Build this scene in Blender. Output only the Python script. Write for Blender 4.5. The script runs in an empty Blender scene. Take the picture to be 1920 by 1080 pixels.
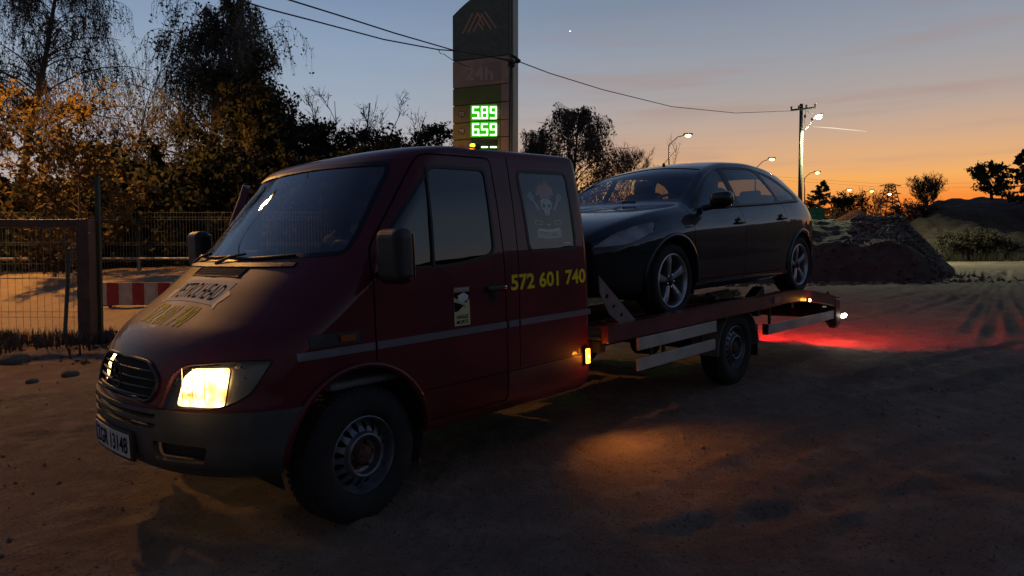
import bpy, bmesh, math, random
import numpy as np
from mathutils import Vector, Matrix
random.seed(7)
SC = bpy.context.scene
COL = SC.collection
PI = math.pi
# ------------------------------------------------------------------ camera
CAM = np.array([-2.0428, -3.8941, 1.3199])
YAW, PITCH, FPX = math.radians(44.072), math.radians(-2.21), 1296.7
FW = np.array([math.cos(YAW), math.sin(YAW), 0.0])
RT = np.array([math.sin(YAW), -math.cos(YAW), 0.0])
cd = bpy.data.cameras.new('camera'); cam = bpy.data.objects.new('camera', cd); COL.objects.link(cam)
cam.location = CAM.tolist()
cam.rotation_euler = (PI/2+PITCH, 0, YAW-PI/2)
cd.sensor_width = 36.0; cd.lens = FPX/1920*36.0; cd.clip_start = .05; cd.clip_end = 6000
SC.camera = cam
# ------------------------------------------------------------------ exposure
SC.view_settings.view_transform = 'Standard'; SC.view_settings.look = 'None'
SC.view_settings.exposure = 0.12; SC.view_settings.gamma = 1.0; SC.view_settings.use_curve_mapping = False
# ------------------------------------------------------------------ dusk sky
SUNAZ = YAW - math.radians(30.0)
W = bpy.data.worlds.new('World'); SC.world = W; W.use_nodes = True
nt = W.node_tree; nt.nodes.clear()
def srgb(r, g, b):
    f = lambda c: (c/12.92 if c <= .04045 else ((c+.055)/1.055)**2.4)
    return (f(r/255), f(g/255), f(b/255), 1)
def N(t, **k):
    n = nt.nodes.new(t)
    for a, v in k.items(): setattr(n, a, v)
    return n
def math_(op, a, b=None, clamp=False):
    n = N('ShaderNodeMath', operation=op, use_clamp=clamp)
    for i, v in enumerate((a, b)):
        if v is None: continue
        if isinstance(v, (int, float)): n.inputs[i].default_value = v
        else: nt.links.new(v, n.inputs[i])
    return n.outputs[0]
tc = N('ShaderNodeTexCoord'); sp = N('ShaderNodeSeparateXYZ'); nt.links.new(tc.outputs['Generated'], sp.inputs[0])
X, Y, Z = sp.outputs
hl = math_('SQRT', math_('ADD', math_('MULTIPLY', X, X), math_('MULTIPLY', Y, Y)))
dt = math_('DIVIDE', math_('ADD', math_('MULTIPLY', X, math.cos(SUNAZ)), math_('MULTIPLY', Y, math.sin(SUNAZ))), math_('MAXIMUM', hl, 1e-4))
elev = math_('ARCTAN2', Z, hl)
mp = N('ShaderNodeMapping'); mp.inputs['Rotation'].default_value = (0, 0, -SUNAZ); mp.inputs['Scale'].default_value = (1.2, 2.2, 26)
mp.vector_type = 'POINT'
nt.links.new(tc.outputs['Generated'], mp.inputs[0])
nz = N('ShaderNodeTexNoise'); nz.inputs['Scale'].default_value = 1.6; nz.inputs['Detail'].default_value = 5; nz.inputs['Roughness'].default_value = .5
nt.links.new(mp.outputs[0], nz.inputs['Vector'])
cl = math_('SUBTRACT', nz.outputs[0], .5)
t = math_('ADD', math_('DIVIDE', elev, PI/2), math_('MULTIPLY', cl, .022), clamp=True)
def ramp(stops):
    r = N('ShaderNodeValToRGB'); nt.links.new(t, r.inputs[0]); e = r.color_ramp.elements
    while len(e) > 1: e.remove(e[-1])
    e[0].position = max(0, stops[0][0]/90); e[0].color = srgb(*stops[0][1])
    for d, c in stops[1:]:
        k = e.new(d/90); k.color = srgb(*c)
    return r.outputs[0]
A = ramp([(0, (190, 62, 25)), (2.6, (214, 84, 34)), (4.2, (238, 132, 52)), (6, (236, 168, 92)), (8.3, (208, 165, 128)), (10.5, (182, 160, 146)), (13, (161, 155, 155)), (16, (143, 149, 160)), (20, (122, 135, 154)), (30, (84, 103, 134)), (50, (52, 68, 100)), (90, (50, 62, 92))])
B = ramp([(0, (176, 150, 140)), (5, (180, 163, 155)), (8, (174, 168, 172)), (12, (155, 166, 180)), (17, (134, 153, 178)), (22, (108, 130, 162)), (32, (80, 101, 138)), (50, (52, 68, 102)), (90, (50, 62, 92))])
Cc = ramp([(0, (62, 66, 76)), (4, (74, 78, 88)), (9, (84, 88, 98)), (15, (84, 92, 106)), (30, (70, 82, 104)), (55, (45, 58, 88)), (90, (50, 62, 92))])
def mr(v, a, b):
    n = N('ShaderNodeMapRange', interpolation_type='SMOOTHSTEP'); nt.links.new(v, n.inputs[0])
    n.inputs[1].default_value = a; n.inputs[2].default_value = b; return n.outputs[0]
def mix(f, a, b):
    n = N('ShaderNodeMix', data_type='RGBA'); nt.links.new(f, n.inputs[0]); nt.links.new(a, n.inputs[6]); nt.links.new(b, n.inputs[7]); return n.outputs[2]
c1 = mix(mr(dt, .72, .985), B, A)
c2 = mix(mr(dt, -.5, .45), Cc, c1)
# thin pink-grey cloud bars low in the west
clf = math_('MULTIPLY', mr(nz.outputs[0], .50, .68), math_('MULTIPLY', mr(elev, .07, .16), math_('SUBTRACT', 1.0, mr(elev, .24, .36))))
mc = N('ShaderNodeMix', data_type='RGBA'); nt.links.new(math_('MULTIPLY', clf, math_('MULTIPLY', mr(dt, .75, .98), .30)), mc.inputs[0]); nt.links.new(c2, mc.inputs[6]); mc.inputs[7].default_value = srgb(168, 128, 112)
bg = N('ShaderNodeBackground'); nt.links.new(mc.outputs[2], bg.inputs[0]); bg.inputs[1].default_value = .98
sky = N('ShaderNodeTexSky'); sky.sky_type = 'NISHITA'; sky.sun_disc = False; sky.sun_elevation = math.radians(.5); sky.sun_rotation = PI/2-SUNAZ
bg2 = N('ShaderNodeBackground'); nt.links.new(sky.outputs[0], bg2.inputs[0]); bg2.inputs[1].default_value = .004
ad = N('ShaderNodeAddShader'); nt.links.new(bg.outputs[0], ad.inputs[0]); nt.links.new(bg2.outputs[0], ad.inputs[1])
wo = N('ShaderNodeOutputWorld'); nt.links.new(ad.outputs[0], wo.inputs[0])

# ------------------------------------------------------------------ materials
def mat(name, color=(.5, .5, .5), rough=.6, metal=0.0, coat=0.0, emit=None, es=0.0, noise=0.0, nscale=8.0, bump=0.0, bscale=40.0, spec=.5, color2=None, tex='Object', coat_rough=.05, detail=4.0):
    m = bpy.data.materials.new(name); m.use_nodes = True; n = m.node_tree; b = n.nodes['Principled BSDF']
    b.inputs['Base Color'].default_value = (*color, 1); b.inputs['Roughness'].default_value = rough; b.inputs['Metallic'].default_value = metal
    b.inputs['Specular IOR Level'].default_value = spec
    b.inputs['Coat Weight'].default_value = coat; b.inputs['Coat Roughness'].default_value = coat_rough
    if emit: b.inputs['Emission Color'].default_value = (*emit, 1); b.inputs['Emission Strength'].default_value = es
    if noise or bump or color2:
        c = n.nodes.new('ShaderNodeTexCoord')
        z = n.nodes.new('ShaderNodeTexNoise'); z.inputs['Scale'].default_value = nscale; z.inputs['Detail'].default_value = detail
        n.links.new(c.outputs[tex], z.inputs['Vector'])
        if noise or color2:
            mx = n.nodes.new('ShaderNodeMix'); mx.data_type = 'RGBA'
            rr = n.nodes.new('ShaderNodeMapRange'); rr.inputs[1].default_value = .35; rr.inputs[2].default_value = .68
            n.links.new(z.outputs[0], rr.inputs[0]); n.links.new(rr.outputs[0], mx.inputs[0])
            k = noise
            mx.inputs[6].default_value = (*[c_*(1-k) for c_ in color], 1)
            mx.inputs[7].default_value = (*(color2 if color2 else [min(1, c_*(1+k)) for c_ in color]), 1)
            n.links.new(mx.outputs[2], b.inputs['Base Color'])
            r2 = n.nodes.new('ShaderNodeMapRange'); r2.inputs[3].default_value = max(.02, rough*.85); r2.inputs[4].default_value = min(1, rough*1.25)
            n.links.new(z.outputs[0], r2.inputs[0]); n.links.new(r2.outputs[0], b.inputs['Roughness'])
        if bump:
            z2 = n.nodes.new('ShaderNodeTexNoise'); z2.inputs['Scale'].default_value = bscale; z2.inputs['Detail'].default_value = 5
            n.links.new(c.outputs[tex], z2.inputs['Vector'])
            bp = n.nodes.new('ShaderNodeBump'); bp.inputs['Strength'].default_value = bump; bp.inputs['Distance'].default_value = .02
            n.links.new(z2.outputs[0], bp.inputs['Height']); n.links.new(bp.outputs[0], b.inputs['Normal'])
    return m
def glass_mat(name, tint, rough=.01, fres=1.5, gloss=(.95, .97, 1), haze=None, hz=.0):
    m = bpy.data.materials.new(name); m.use_nodes = True; n = m.node_tree; n.nodes.clear()
    o = n.nodes.new('ShaderNodeOutputMaterial'); t_ = n.nodes.new('ShaderNodeBsdfTransparent'); t_.inputs[0].default_value = (*tint, 1)
    g = n.nodes.new('ShaderNodeBsdfGlossy'); g.inputs[0].default_value = (*gloss, 1); g.inputs[1].default_value = rough
    f = n.nodes.new('ShaderNodeFresnel'); gm = n.nodes.new('ShaderNodeNewGeometry'); io = n.nodes.new('ShaderNodeMapRange'); io.inputs[3].default_value = fres; io.inputs[4].default_value = 1/fres; n.links.new(gm.outputs['Backfacing'], io.inputs[0]); n.links.new(io.outputs[0], f.inputs[0])
    x = n.nodes.new('ShaderNodeMixShader'); n.links.new(f.outputs[0], x.inputs[0]); n.links.new(t_.outputs[0], x.inputs[1]); n.links.new(g.outputs[0], x.inputs[2])
    out = x.outputs[0]
    if haze:
        d = n.nodes.new('ShaderNodeBsdfDiffuse'); d.inputs[0].default_value = (*haze, 1)
        c = n.nodes.new('ShaderNodeTexCoord'); z = n.nodes.new('ShaderNodeTexNoise'); z.inputs['Scale'].default_value = 5; z.inputs['Detail'].default_value = 6
        n.links.new(c.outputs['Object'], z.inputs[0]); r = n.nodes.new('ShaderNodeMapRange'); r.inputs[1].default_value = .3; r.inputs[2].default_value = .8; r.inputs[4].default_value = hz
        n.links.new(z.outputs[0], r.inputs[0])
        y = n.nodes.new('ShaderNodeMixShader'); n.links.new(r.outputs[0], y.inputs[0]); n.links.new(out, y.inputs[1]); n.links.new(d.outputs[0], y.inputs[2]); out = y.outputs[0]
    n.links.new(out, o.inputs[0]); return m
def emis(name, c, s): 
    m = bpy.data.materials.new(name); m.use_nodes = True; b = m.node_tree.nodes['Principled BSDF']
    b.inputs['Base Color'].default_value = (*[x*.5 for x in c], 1); b.inputs['Roughness'].default_value = .3
    b.inputs['Emission Color'].default_value = (*c, 1); b.inputs['Emission Strength'].default_value = s; return m
M = {}
M['maroon'] = mat('maroon_paint', (.085, .004, .009), .5, 0, .42, noise=.22, nscale=3, bump=.012, bscale=300, coat_rough=.05, spec=.2)
M['maroon_dirty'] = mat('dusty_maroon_paint', (.09, .008, .011), .5, 0, .25, noise=.35, nscale=6, bump=.05, bscale=90, coat_rough=.25)
M['plastic'] = mat('grey_bumper_plastic', (.052, .050, .047), .55, noise=.25, nscale=5, bump=.12, bscale=500)
M['black'] = mat('black_plastic', (.012, .012, .012), .45, bump=.1, bscale=300, noise=.2)
M['blackgloss'] = mat('black_gloss', (.008, .008, .009), .4, spec=.3)
M['void'] = mat('dark_recess', (.004, .004, .004), .8)
M['rubber'] = mat('tyre_rubber', (.008, .0075, .007), .85, noise=.5, nscale=9, color2=(.020, .016, .013), bump=.2, bscale=120)
M['steel'] = mat('wheel_steel', (.15, .15, .165), .42, .6, noise=.3, nscale=20)
M['rust'] = mat('rusty_hub', (.09, .035, .02), .8, .2, noise=.5, nscale=30, bump=.4, bscale=100)
M['alloy'] = mat('alloy_wheel', (.42, .42, .43), .33, .8, noise=.15, nscale=20)
M['chrome'] = mat('chrome', (.6, .6, .6), .15, 1)
M['stripe'] = mat('silver_stripe', (.13, .115, .14), .4, .2, coat=.3, noise=.1, nscale=12)
M['board'] = mat('aluminium_guard', (.40, .37, .33), .5, .35, noise=.18, nscale=4, bump=.05)
M['galv'] = mat('galvanised_steel', (.26, .25, .24), .5, .6, noise=.3, nscale=10)
M['redbed'] = mat('red_bed_paint', (.10, .013, .016), .42, 0, .5, noise=.3, nscale=5, bump=.05, bscale=80)
M['deck'] = mat('chequer_deck', (.10, .10, .105), .42, .7, noise=.4, nscale=4, bump=.5, bscale=60)
M['frame'] = mat('chassis_black', (.012, .011, .010), .7, noise=.4, nscale=8)
M['yellow'] = mat('yellow_vinyl', (.75, .56, .02), .6, noise=.1, nscale=20, spec=.15)
M['cream'] = mat('cream_vinyl', (.74, .66, .50), .6, noise=.15, nscale=15, spec=.15)
M['white'] = mat('white_print', (.55, .55, .52), .5)
M['black_print'] = mat('black_print', (.012, .012, .012), .85, spec=.05)
M['red_print'] = mat('red_print', (.30, .02, .02), .5)
M['orange_print'] = mat('flame_print', (.42, .12, .03), .5)
M['grey_print'] = mat('grey_print', (.30, .30, .30), .5)
M['bone'] = mat('bone_print', (.46, .45, .40), .5, noise=.3, nscale=30)
M['ws'] = glass_mat('windscreen_glass', (.62, .66, .68), .014, 1.85, haze=(.36, .36, .36), hz=.12)
M['glassdark'] = glass_mat('tinted_glass', (.05, .06, .06), .01, 1.6)
M['carglass'] = glass_mat('car_glass', (.88, .93, .86), .01, 1.5)
M['carws'] = glass_mat('car_windscreen', (.82, .88, .84), .012, 1.55, haze=(.2, .22, .24), hz=.05)
M['privacy'] = glass_mat('privacy_glass', (.16, .17, .17), .01, 1.5)
M['clearpane'] = glass_mat('clear_pane', (.8, .82, .8), .01, 1.6)
M['lens'] = glass_mat('lamp_lens', (.86, .86, .84), .02, 1.45)
M['black_car'] = mat('black_blue_car_paint', (.003, .0045, .009), .5, 0, .9, noise=.2, nscale=3, coat_rough=.03, spec=.2)
M['seat'] = mat('dark_seat_fabric', (.03, .03, .033), .9, bump=.2, bscale=200)
M['interior'] = mat('grey_interior', (.14, .14, .135), .8, noise=.2)
M['head_on'] = emis('headlight_glow', (1, .62, .18), 14)
def lit_bowl_mat():
    m = bpy.data.materials.new('lit_headlamp_bowl'); m.use_nodes = True; n = m.node_tree; b = n.nodes['Principled BSDF']
    b.inputs['Base Color'].default_value = (.6, .6, .6, 1); b.inputs['Metallic'].default_value = .8; b.inputs['Roughness'].default_value = .2
    c = n.nodes.new('ShaderNodeTexCoord'); v = n.nodes.new('ShaderNodeTexVoronoi'); v.inputs['Scale'].default_value = 34; n.links.new(c.outputs['Object'], v.inputs[0])
    z = n.nodes.new('ShaderNodeTexNoise'); z.inputs['Scale'].default_value = 9; z.inputs['Detail'].default_value = 3; n.links.new(c.outputs['Object'], z.inputs[0])
    r = n.nodes.new('ShaderNodeValToRGB'); n.links.new(z.outputs[0], r.inputs[0]); e = r.color_ramp.elements
    e[0].position = .30; e[0].color = (1, .42, .05, 1); e[1].position = .44; e[1].color = (1, .66, .24, 1)
    mr_ = n.nodes.new('ShaderNodeMapRange'); mr_.inputs[1].default_value = .28; mr_.inputs[2].default_value = .48; mr_.inputs[3].default_value = .9; mr_.inputs[4].default_value = 12; n.links.new(z.outputs[0], mr_.inputs[0])
    m2 = n.nodes.new('ShaderNodeMath'); m2.operation = 'MULTIPLY'; a = n.nodes.new('ShaderNodeMapRange'); a.inputs[2].default_value = .6; a.inputs[3].default_value = 1.2; a.inputs[4].default_value = .6; n.links.new(v.outputs[0], a.inputs[0])
    n.links.new(mr_.outputs[0], m2.inputs[0]); n.links.new(a.outputs[0], m2.inputs[1]); n.links.new(m2.outputs[0], b.inputs['Emission Strength']); n.links.new(r.outputs[0], b.inputs['Emission Color']); return m
M['bowl'] = lit_bowl_mat()
M['reflector'] = mat('lamp_reflector', (.16, .15, .14), .35, .8)
M['amber'] = emis('amber_lamp', (1, .22, .01), 14)
M['amber_hot'] = emis('amber_lamp_core', (1, .45, .08), 45)
M['amber_off'] = mat('amber_lens_unlit', (.25, .06, .005), .25)
M['redlamp'] = emis('red_lamp', (1, .01, .015), 10)
M['worklamp'] = emis('white_work_lamp', (1, .93, .72), 60)
M['sodium'] = emis('sodium_lamp', (1, .55, .16), 28)
M['led'] = emis('led_street_lamp', (.93, 1, .68), 190)
M['green_hot'] = emis('green_price_led_core', (.42, 1, .34), 5.0)

# ------------------------------------------------------------------ mesh helpers
class MB:
    def __init__(s): s.v = []; s.f = []
    def add(s, vs, fs):
        o = len(s.v); s.v += [tuple(map(float, p)) for p in vs]; s.f += [tuple(o+i for i in f) for f in fs]; return s
    def box(s, c, d, rot=None):
        hx, hy, hz = d[0]/2, d[1]/2, d[2]/2
        vs = [Vector((x*hx, y*hy, z*hz)) for x in (-1, 1) for y in (-1, 1) for z in (-1, 1)]
        if rot is not None: vs = [rot @ v for v in vs]
        vs = [v+Vector(c) for v in vs]
        return s.add(vs, [(0, 1, 3, 2), (4, 6, 7, 5), (0, 4, 5, 1), (2, 3, 7, 6), (0, 2, 6, 4), (1, 5, 7, 3)])
    def tube(s, pts, r, n=6, caps=True):
        pts = [Vector(p) for p in pts]; rs = r if hasattr(r, '__len__') else [r]*len(pts)
        rings = []; up = None
        for i, p in enumerate(pts):
            d = (pts[min(i+1, len(pts)-1)]-pts[max(i-1, 0)])
            d = d.normalized() if d.length > 1e-9 else Vector((0, 0, 1))
            if up is None: up = d.orthogonal().normalized()
            else:
                up = (up - d*up.dot(d)); up = up.normalized() if up.length > 1e-6 else d.orthogonal().normalized()
            b = d.cross(up)
            rings.append([p+(up*math.cos(2*PI*k/n)+b*math.sin(2*PI*k/n))*rs[i] for k in range(n)])
        vs = [q for rg in rings for q in rg]; fs = []
        for i in range(len(pts)-1):
            for k in range(n): fs.append((i*n+k, i*n+(k+1) % n, (i+1)*n+(k+1) % n, (i+1)*n+k))
        if caps: fs.append(tuple(range(n-1, -1, -1))); fs.append(tuple((len(pts)-1)*n+k for k in range(n)))
        return s.add(vs, fs)
    def lathe(s, prof, c=(0, 0, 0), axis='Y', n=40, closed=False):
        vs = []; m = len(prof)
        for k in range(n):
            a = 2*PI*k/n
            for r, h in prof:
                if axis == 'Y': q = (r*math.cos(a), h, r*math.sin(a))
                elif axis == 'Z': q = (r*math.cos(a), r*math.sin(a), h)
                else: q = (h, r*math.cos(a), r*math.sin(a))
                vs.append((q[0]+c[0], q[1]+c[1], q[2]+c[2]))
        fs = []
        for k in range(n):
            k2 = (k+1) % n
            for i in range(m if closed else m-1):
                j = (i+1) % m; fs.append((k*m+i, k*m+j, k2*m+j, k2*m+i))
        return s.add(vs, fs)
    def prism(s, poly, h0, h1, f):
        """poly: 2D outline, f(u,v,h)->3D"""
        n = len(poly); vs = [f(u, v, h0) for u, v in poly]+[f(u, v, h1) for u, v in poly]
        return s.add(vs, [tuple(range(n))[::-1], tuple(range(n, 2*n))]+[(i, (i+1) % n, n+(i+1) % n, n+i) for i in range(n)])
    def build(s, name, m, parent=None, smooth=False, bevel=0, solid=0, kind=None, label=None, fixn=True, auto=None):
        me = bpy.data.meshes.new(name); me.from_pydata(s.v, [], s.f); me.validate()
        if fixn:
            bm = bmesh.new(); bm.from_mesh(me); bmesh.ops.recalc_face_normals(bm, faces=bm.faces); bm.to_mesh(me); bm.free()
        return finish(me, name, m, parent, smooth, bevel, solid, kind, label, auto)
def finish(me, name, m, parent=None, smooth=False, bevel=0, solid=0, kind=None, label=None, auto=None):
    me.materials.append(m)
    if smooth or auto: me.polygons.foreach_set('use_smooth', [True]*len(me.polygons))
    if auto: me.set_sharp_from_angle(angle=math.radians(auto))
    o = bpy.data.objects.new(name, me); COL.objects.link(o)
    if parent is not None: o.parent = parent
    if solid:
        md = o.modifiers.new('solid', 'SOLIDIFY'); md.thickness = solid; md.offset = -1
    if bevel:
        md = o.modifiers.new('bevel', 'BEVEL'); md.width = bevel; md.segments = 2; md.limit_method = 'ANGLE'; md.angle_limit = math.radians(40)
    if kind: o['kind'] = kind
    if label: o['label'] = label
    return o
def thing(name, label, cat, loc=(0, 0, 0), rot=(0, 0, 0), group=None):
    o = bpy.data.objects.new(name, None); COL.objects.link(o); o.empty_display_size = .2
    o.location = loc; o.rotation_euler = rot; o['label'] = label; o['category'] = cat
    if group: o['group'] = group
    return o
def tag(o, label, cat, group=None):
    o['label'] = label; o['category'] = cat
    if group: o['group'] = group
    return o
def at(px, py, D):
    """world point at horizontal depth D (metres along the view) for a direction given in photo pixels"""
    rx = (px-960)/FPX; ry = (540-py)/FPX
    f = np.array([FW[0]*math.cos(PITCH), FW[1]*math.cos(PITCH), math.sin(PITCH)]); u = np.cross(RT, f)
    d = f+RT*rx+u*ry; k = D/(d@FW); return CAM+d*k
def pchip(xs, ys):
    xs = np.array(xs, float); ys = np.array(ys, float); h = np.diff(xs); dl = np.diff(ys)/h; m = np.zeros(len(xs))
    for i in range(1, len(xs)-1):
        if dl[i-1]*dl[i] > 0:
            w1 = 2*h[i]+h[i-1]; w2 = h[i]+2*h[i-1]; m[i] = (w1+w2)/(w1/dl[i-1]+w2/dl[i])
    m[0] = dl[0]; m[-1] = dl[-1]
    def f(x):
        x = np.clip(x, xs[0], xs[-1]); i = np.clip(np.searchsorted(xs, x)-1, 0, len(h)-1); t_ = (x-xs[i])/h[i]
        return ys[i]*(1+2*t_)*(1-t_)**2+h[i]*m[i]*t_*(1-t_)**2+ys[i+1]*t_*t_*(3-2*t_)+h[i]*m[i+1]*t_*t_*(t_-1)
    return f
def roundpoly(pts, r, seg=4):
    out = []; n = len(pts)
    for i in range(n):
        p = Vector(pts[i]); a = Vector(pts[i-1]); b = Vector(pts[(i+1) % n])
        ri = r[i] if hasattr(r, '__len__') else r
        da = (a-p).normalized(); db = (b-p).normalized()
        k = min(ri, (a-p).length*.45, (b-p).length*.45)
        s_, e_ = p+da*k, p+db*k
        for j in range(seg+1):
            t_ = j/seg; q = s_*(1-t_)**2+p*2*t_*(1-t_)+e_*t_*t_; out.append((q.x, q.y))
    return out
def inset(poly, d):
    """move every edge of a convex polygon inwards by d"""
    n = len(poly); ar = sum(poly[i][0]*poly[(i+1) % n][1]-poly[(i+1) % n][0]*poly[i][1] for i in range(n)); sg = 1 if ar > 0 else -1
    lines = []
    for i in range(n):
        a = Vector(poly[i]); b = Vector(poly[(i+1) % n]); e = (b-a).normalized(); nn = Vector((-e.y, e.x))*sg
        lines.append((a+nn*d, e))
    out = []
    for i in range(n):
        p, e = lines[i-1]; q, g = lines[i]; cr = e.x*g.y-e.y*g.x
        if abs(cr) < 1e-6: out.append((q.x, q.y)); continue
        t_ = ((q.x-p.x)*g.y-(q.y-p.y)*g.x)/cr; r = p+e*t_; out.append((r.x, r.y))
    return out
def cut(bm, poly, A, B, D, filt, lay, pid=None, delete=False, only=None):
    """cut convex outline poly, given in axes A,B and projected along D, into faces passing filt"""
    A, B, D = Vector(A), Vector(B), Vector(D)
    us = [p[0] for p in poly]; vs = [p[1] for p in poly]; m = .12
    lo = (min(us)-m, min(vs)-m); hi = (max(us)+m, max(vs)+m)
    sel = []
    for f in bm.faces:
        if not filt(f): continue
        c = [(v.co.dot(A), v.co.dot(B)) for v in f.verts]
        if max(q[0] for q in c) < lo[0] or min(q[0] for q in c) > hi[0] or max(q[1] for q in c) < lo[1] or min(q[1] for q in c) > hi[1]: continue
        sel.append(f)
    tagl = bm.faces.layers.int['tmp']
    for f in bm.faces: f[tagl] = 0
    for f in sel: f[tagl] = 1
    n = len(poly)
    G = A.dot(A)*B.dot(B)
    for i in range(n):
        a, b = poly[i], poly[(i+1) % n]
        pa = A*a[0]+B*a[1]; e = A*(b[0]-a[0])+B*(b[1]-a[1])
        if e.length < 1e-6: continue
        no = e.cross(D).normalized()
        fs = [f for f in bm.faces if f[tagl]]
        geom = list({v for f in fs for v in f.verts})+list({e_ for f in fs for e_ in f.edges})+fs
        bmesh.ops.bisect_plane(bm, geom=geom, dist=1e-5, plane_co=pa, plane_no=no)
    ar = sum(poly[i][0]*poly[(i+1) % n][1]-poly[(i+1) % n][0]*poly[i][1] for i in range(n)); sg = 1 if ar > 0 else -1
    ins = []
    for f in bm.faces:
        if not f[tagl]: continue
        c = f.calc_center_median(); u, v = c.dot(A), c.dot(B)
        if all(sg*((poly[(i+1) % n][0]-poly[i][0])*(v-poly[i][1])-(poly[(i+1) % n][1]-poly[i][1])*(u-poly[i][0])) > -1e-6 for i in range(n)):
            if only is None or f[lay] in only: ins.append(f)
    if delete: bmesh.ops.delete(bm, geom=ins, context='FACES')
    else:
        for f in ins: f[lay] = pid
    return ins
def extract(bm, lay, pid, disp=0.0, xf=None):
    """copy the faces of one part out of the shell into their own mesh"""
    fs = [f for f in bm.faces if f[lay] == pid]; mp_ = {}; vs = []; out = []
    for f in fs:
        idx = []
        for v in f.verts:
            if v.index not in mp_:
                mp_[v.index] = len(vs); co = v.co+v.normal*disp; vs.append(tuple(xf(co) if xf else co))
            idx.append(mp_[v.index])
        out.append(idx)
    mb = MB(); mb.v = vs; mb.f = [tuple(i) for i in out]; return mb
def shell(bm, lay, pid, name, m, parent, disp=0.0, xf=None, th=0.0, side=0, label=None):
    vs = []; nr = []; out = []; mp_ = {}
    for f in bm.faces:
        if f[lay] != pid or (side and f.calc_center_median().y*side < 0): continue
        idx = []
        for v in f.verts:
            if v.index not in mp_:
                mp_[v.index] = len(vs); co = v.co+v.normal*disp; n_v = v.normal.copy()
                if xf: p0 = xf(co); n_v = (xf(co+n_v)-p0).normalized(); co = p0
                vs.append(co); nr.append(n_v)
            idx.append(mp_[v.index])
        out.append(idx)
    if not out: return None
    ln = [nr[i] for f in out for i in f]
    if th:
        cnt = {}
        for f in out:
            for i in range(len(f)):
                a, b = f[i], f[(i+1) % len(f)]; k = (min(a, b), max(a, b)); cnt.setdefault(k, []).append((a, b))
        inn_ = {}
        for k, l in cnt.items():
            if len(l) != 1: continue
            a, b = l[0]
            for q in (a, b):
                if q not in inn_: inn_[q] = len(vs); vs.append(vs[q]-nr[q]*th)
            out.append([b, a, inn_[a], inn_[b]]); e = vs[b]-vs[a]; n_f = (-nr[a]).cross(-e)
            n_f = (vs[a]-vs[b]).cross(vs[inn_[a]]-vs[a]); n_f = n_f.normalized() if n_f.length > 0 else nr[a]
            ln += [n_f]*4
    me = bpy.data.meshes.new(name); me.from_pydata([tuple(v) for v in vs], [], out); me.materials.append(m)
    me.polygons.foreach_set('use_smooth', [True]*len(me.polygons))
    if len(me.loops) == len(ln): me.normals_split_custom_set([tuple(n) for n in ln])
    o = bpy.data.objects.new(name, me); COL.objects.link(o); o.parent = parent
    if label: o['label'] = label
    return o
_fonts = {}
def text2d(s, size=1.0, bold=0.0, sx=1.0, shear=0.0, spacing=1.0):
    c = bpy.data.curves.new('t', 'FONT'); c.body = s; c.size = size; c.offset = bold; c.align_x = 'CENTER'; c.align_y = 'CENTER'; c.resolution_u = 3; c.shear = shear; c.space_character = spacing
    o = bpy.data.objects.new('t', c); COL.objects.link(o)
    dg = bpy.context.evaluated_depsgraph_get(); me = o.evaluated_get(dg).to_mesh()
    vs = [(v.co.x*sx, v.co.y) for v in me.vertices]; fs = [tuple(p.vertices) for p in me.polygons]
    o.evaluated_get(dg).to_mesh_clear(); bpy.data.objects.remove(o); bpy.data.curves.remove(c)
    if vs:
        x0 = (min(v[0] for v in vs)+max(v[0] for v in vs))/2; y0 = (min(v[1] for v in vs)+max(v[1] for v in vs))/2
        vs = [(v[0]-x0, v[1]-y0) for v in vs]
    return vs, fs
def fit(vf, w, h):
    vs, fs = vf; a = max(v[0] for v in vs)-min(v[0] for v in vs); b = max(v[1] for v in vs)-min(v[1] for v in vs)
    return [(v[0]*w/a, v[1]*h/b) for v in vs], fs
def dice(vf, su, sv):
    vs, fs = vf; b_ = bmesh.new(); vv = [b_.verts.new((v[0], v[1], 0)) for v in vs]
    for f in fs:
        try: b_.faces.new([vv[i] for i in f])
        except ValueError: pass
    for ax, st in ((0, su), (1, sv)):
        lo = min(v[ax] for v in vs); hi = max(v[ax] for v in vs); k = lo+st
        while k < hi:
            co = [0, 0, 0]; no = [0, 0, 0]; co[ax] = k; no[ax] = 1
            bmesh.ops.bisect_plane(b_, geom=b_.verts[:]+b_.edges[:]+b_.faces[:], dist=1e-6, plane_co=co, plane_no=no); k += st
    b_.verts.index_update(); o = [(v.co.x, v.co.y) for v in b_.verts], [tuple(v.index for v in f.verts) for f in b_.faces]; b_.free(); return o
def words(vf):
    vs, fs = vf; n = len(vs); par = list(range(n))
    def fd(i):
        while par[i] != i: par[i] = par[par[i]]; i = par[i]
        return i
    for f in fs:
        for q in f[1:]: par[fd(q)] = fd(f[0])
    box = {}
    for i in range(n):
        r = fd(i); b = box.setdefault(r, [9, -9]); b[0] = min(b[0], vs[i][0]); b[1] = max(b[1], vs[i][0])
    hgt = max(v[1] for v in vs)-min(v[1] for v in vs); ks = sorted(box, key=lambda r: box[r][0]); grp = []; end = -99
    for r in ks:
        if box[r][0]-end > hgt*.20 or not grp: grp.append(set())
        grp[-1].add(r); end = max(end, box[r][1])
    for g in grp:
        mp_ = {}; v2 = []; f2 = []
        for f in fs:
            if fd(f[0]) not in g: continue
            for q in f:
                if q not in mp_: mp_[q] = len(v2); v2.append(vs[q])
            f2.append(tuple(mp_[q] for q in f))
        if f2: yield v2, f2
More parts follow.
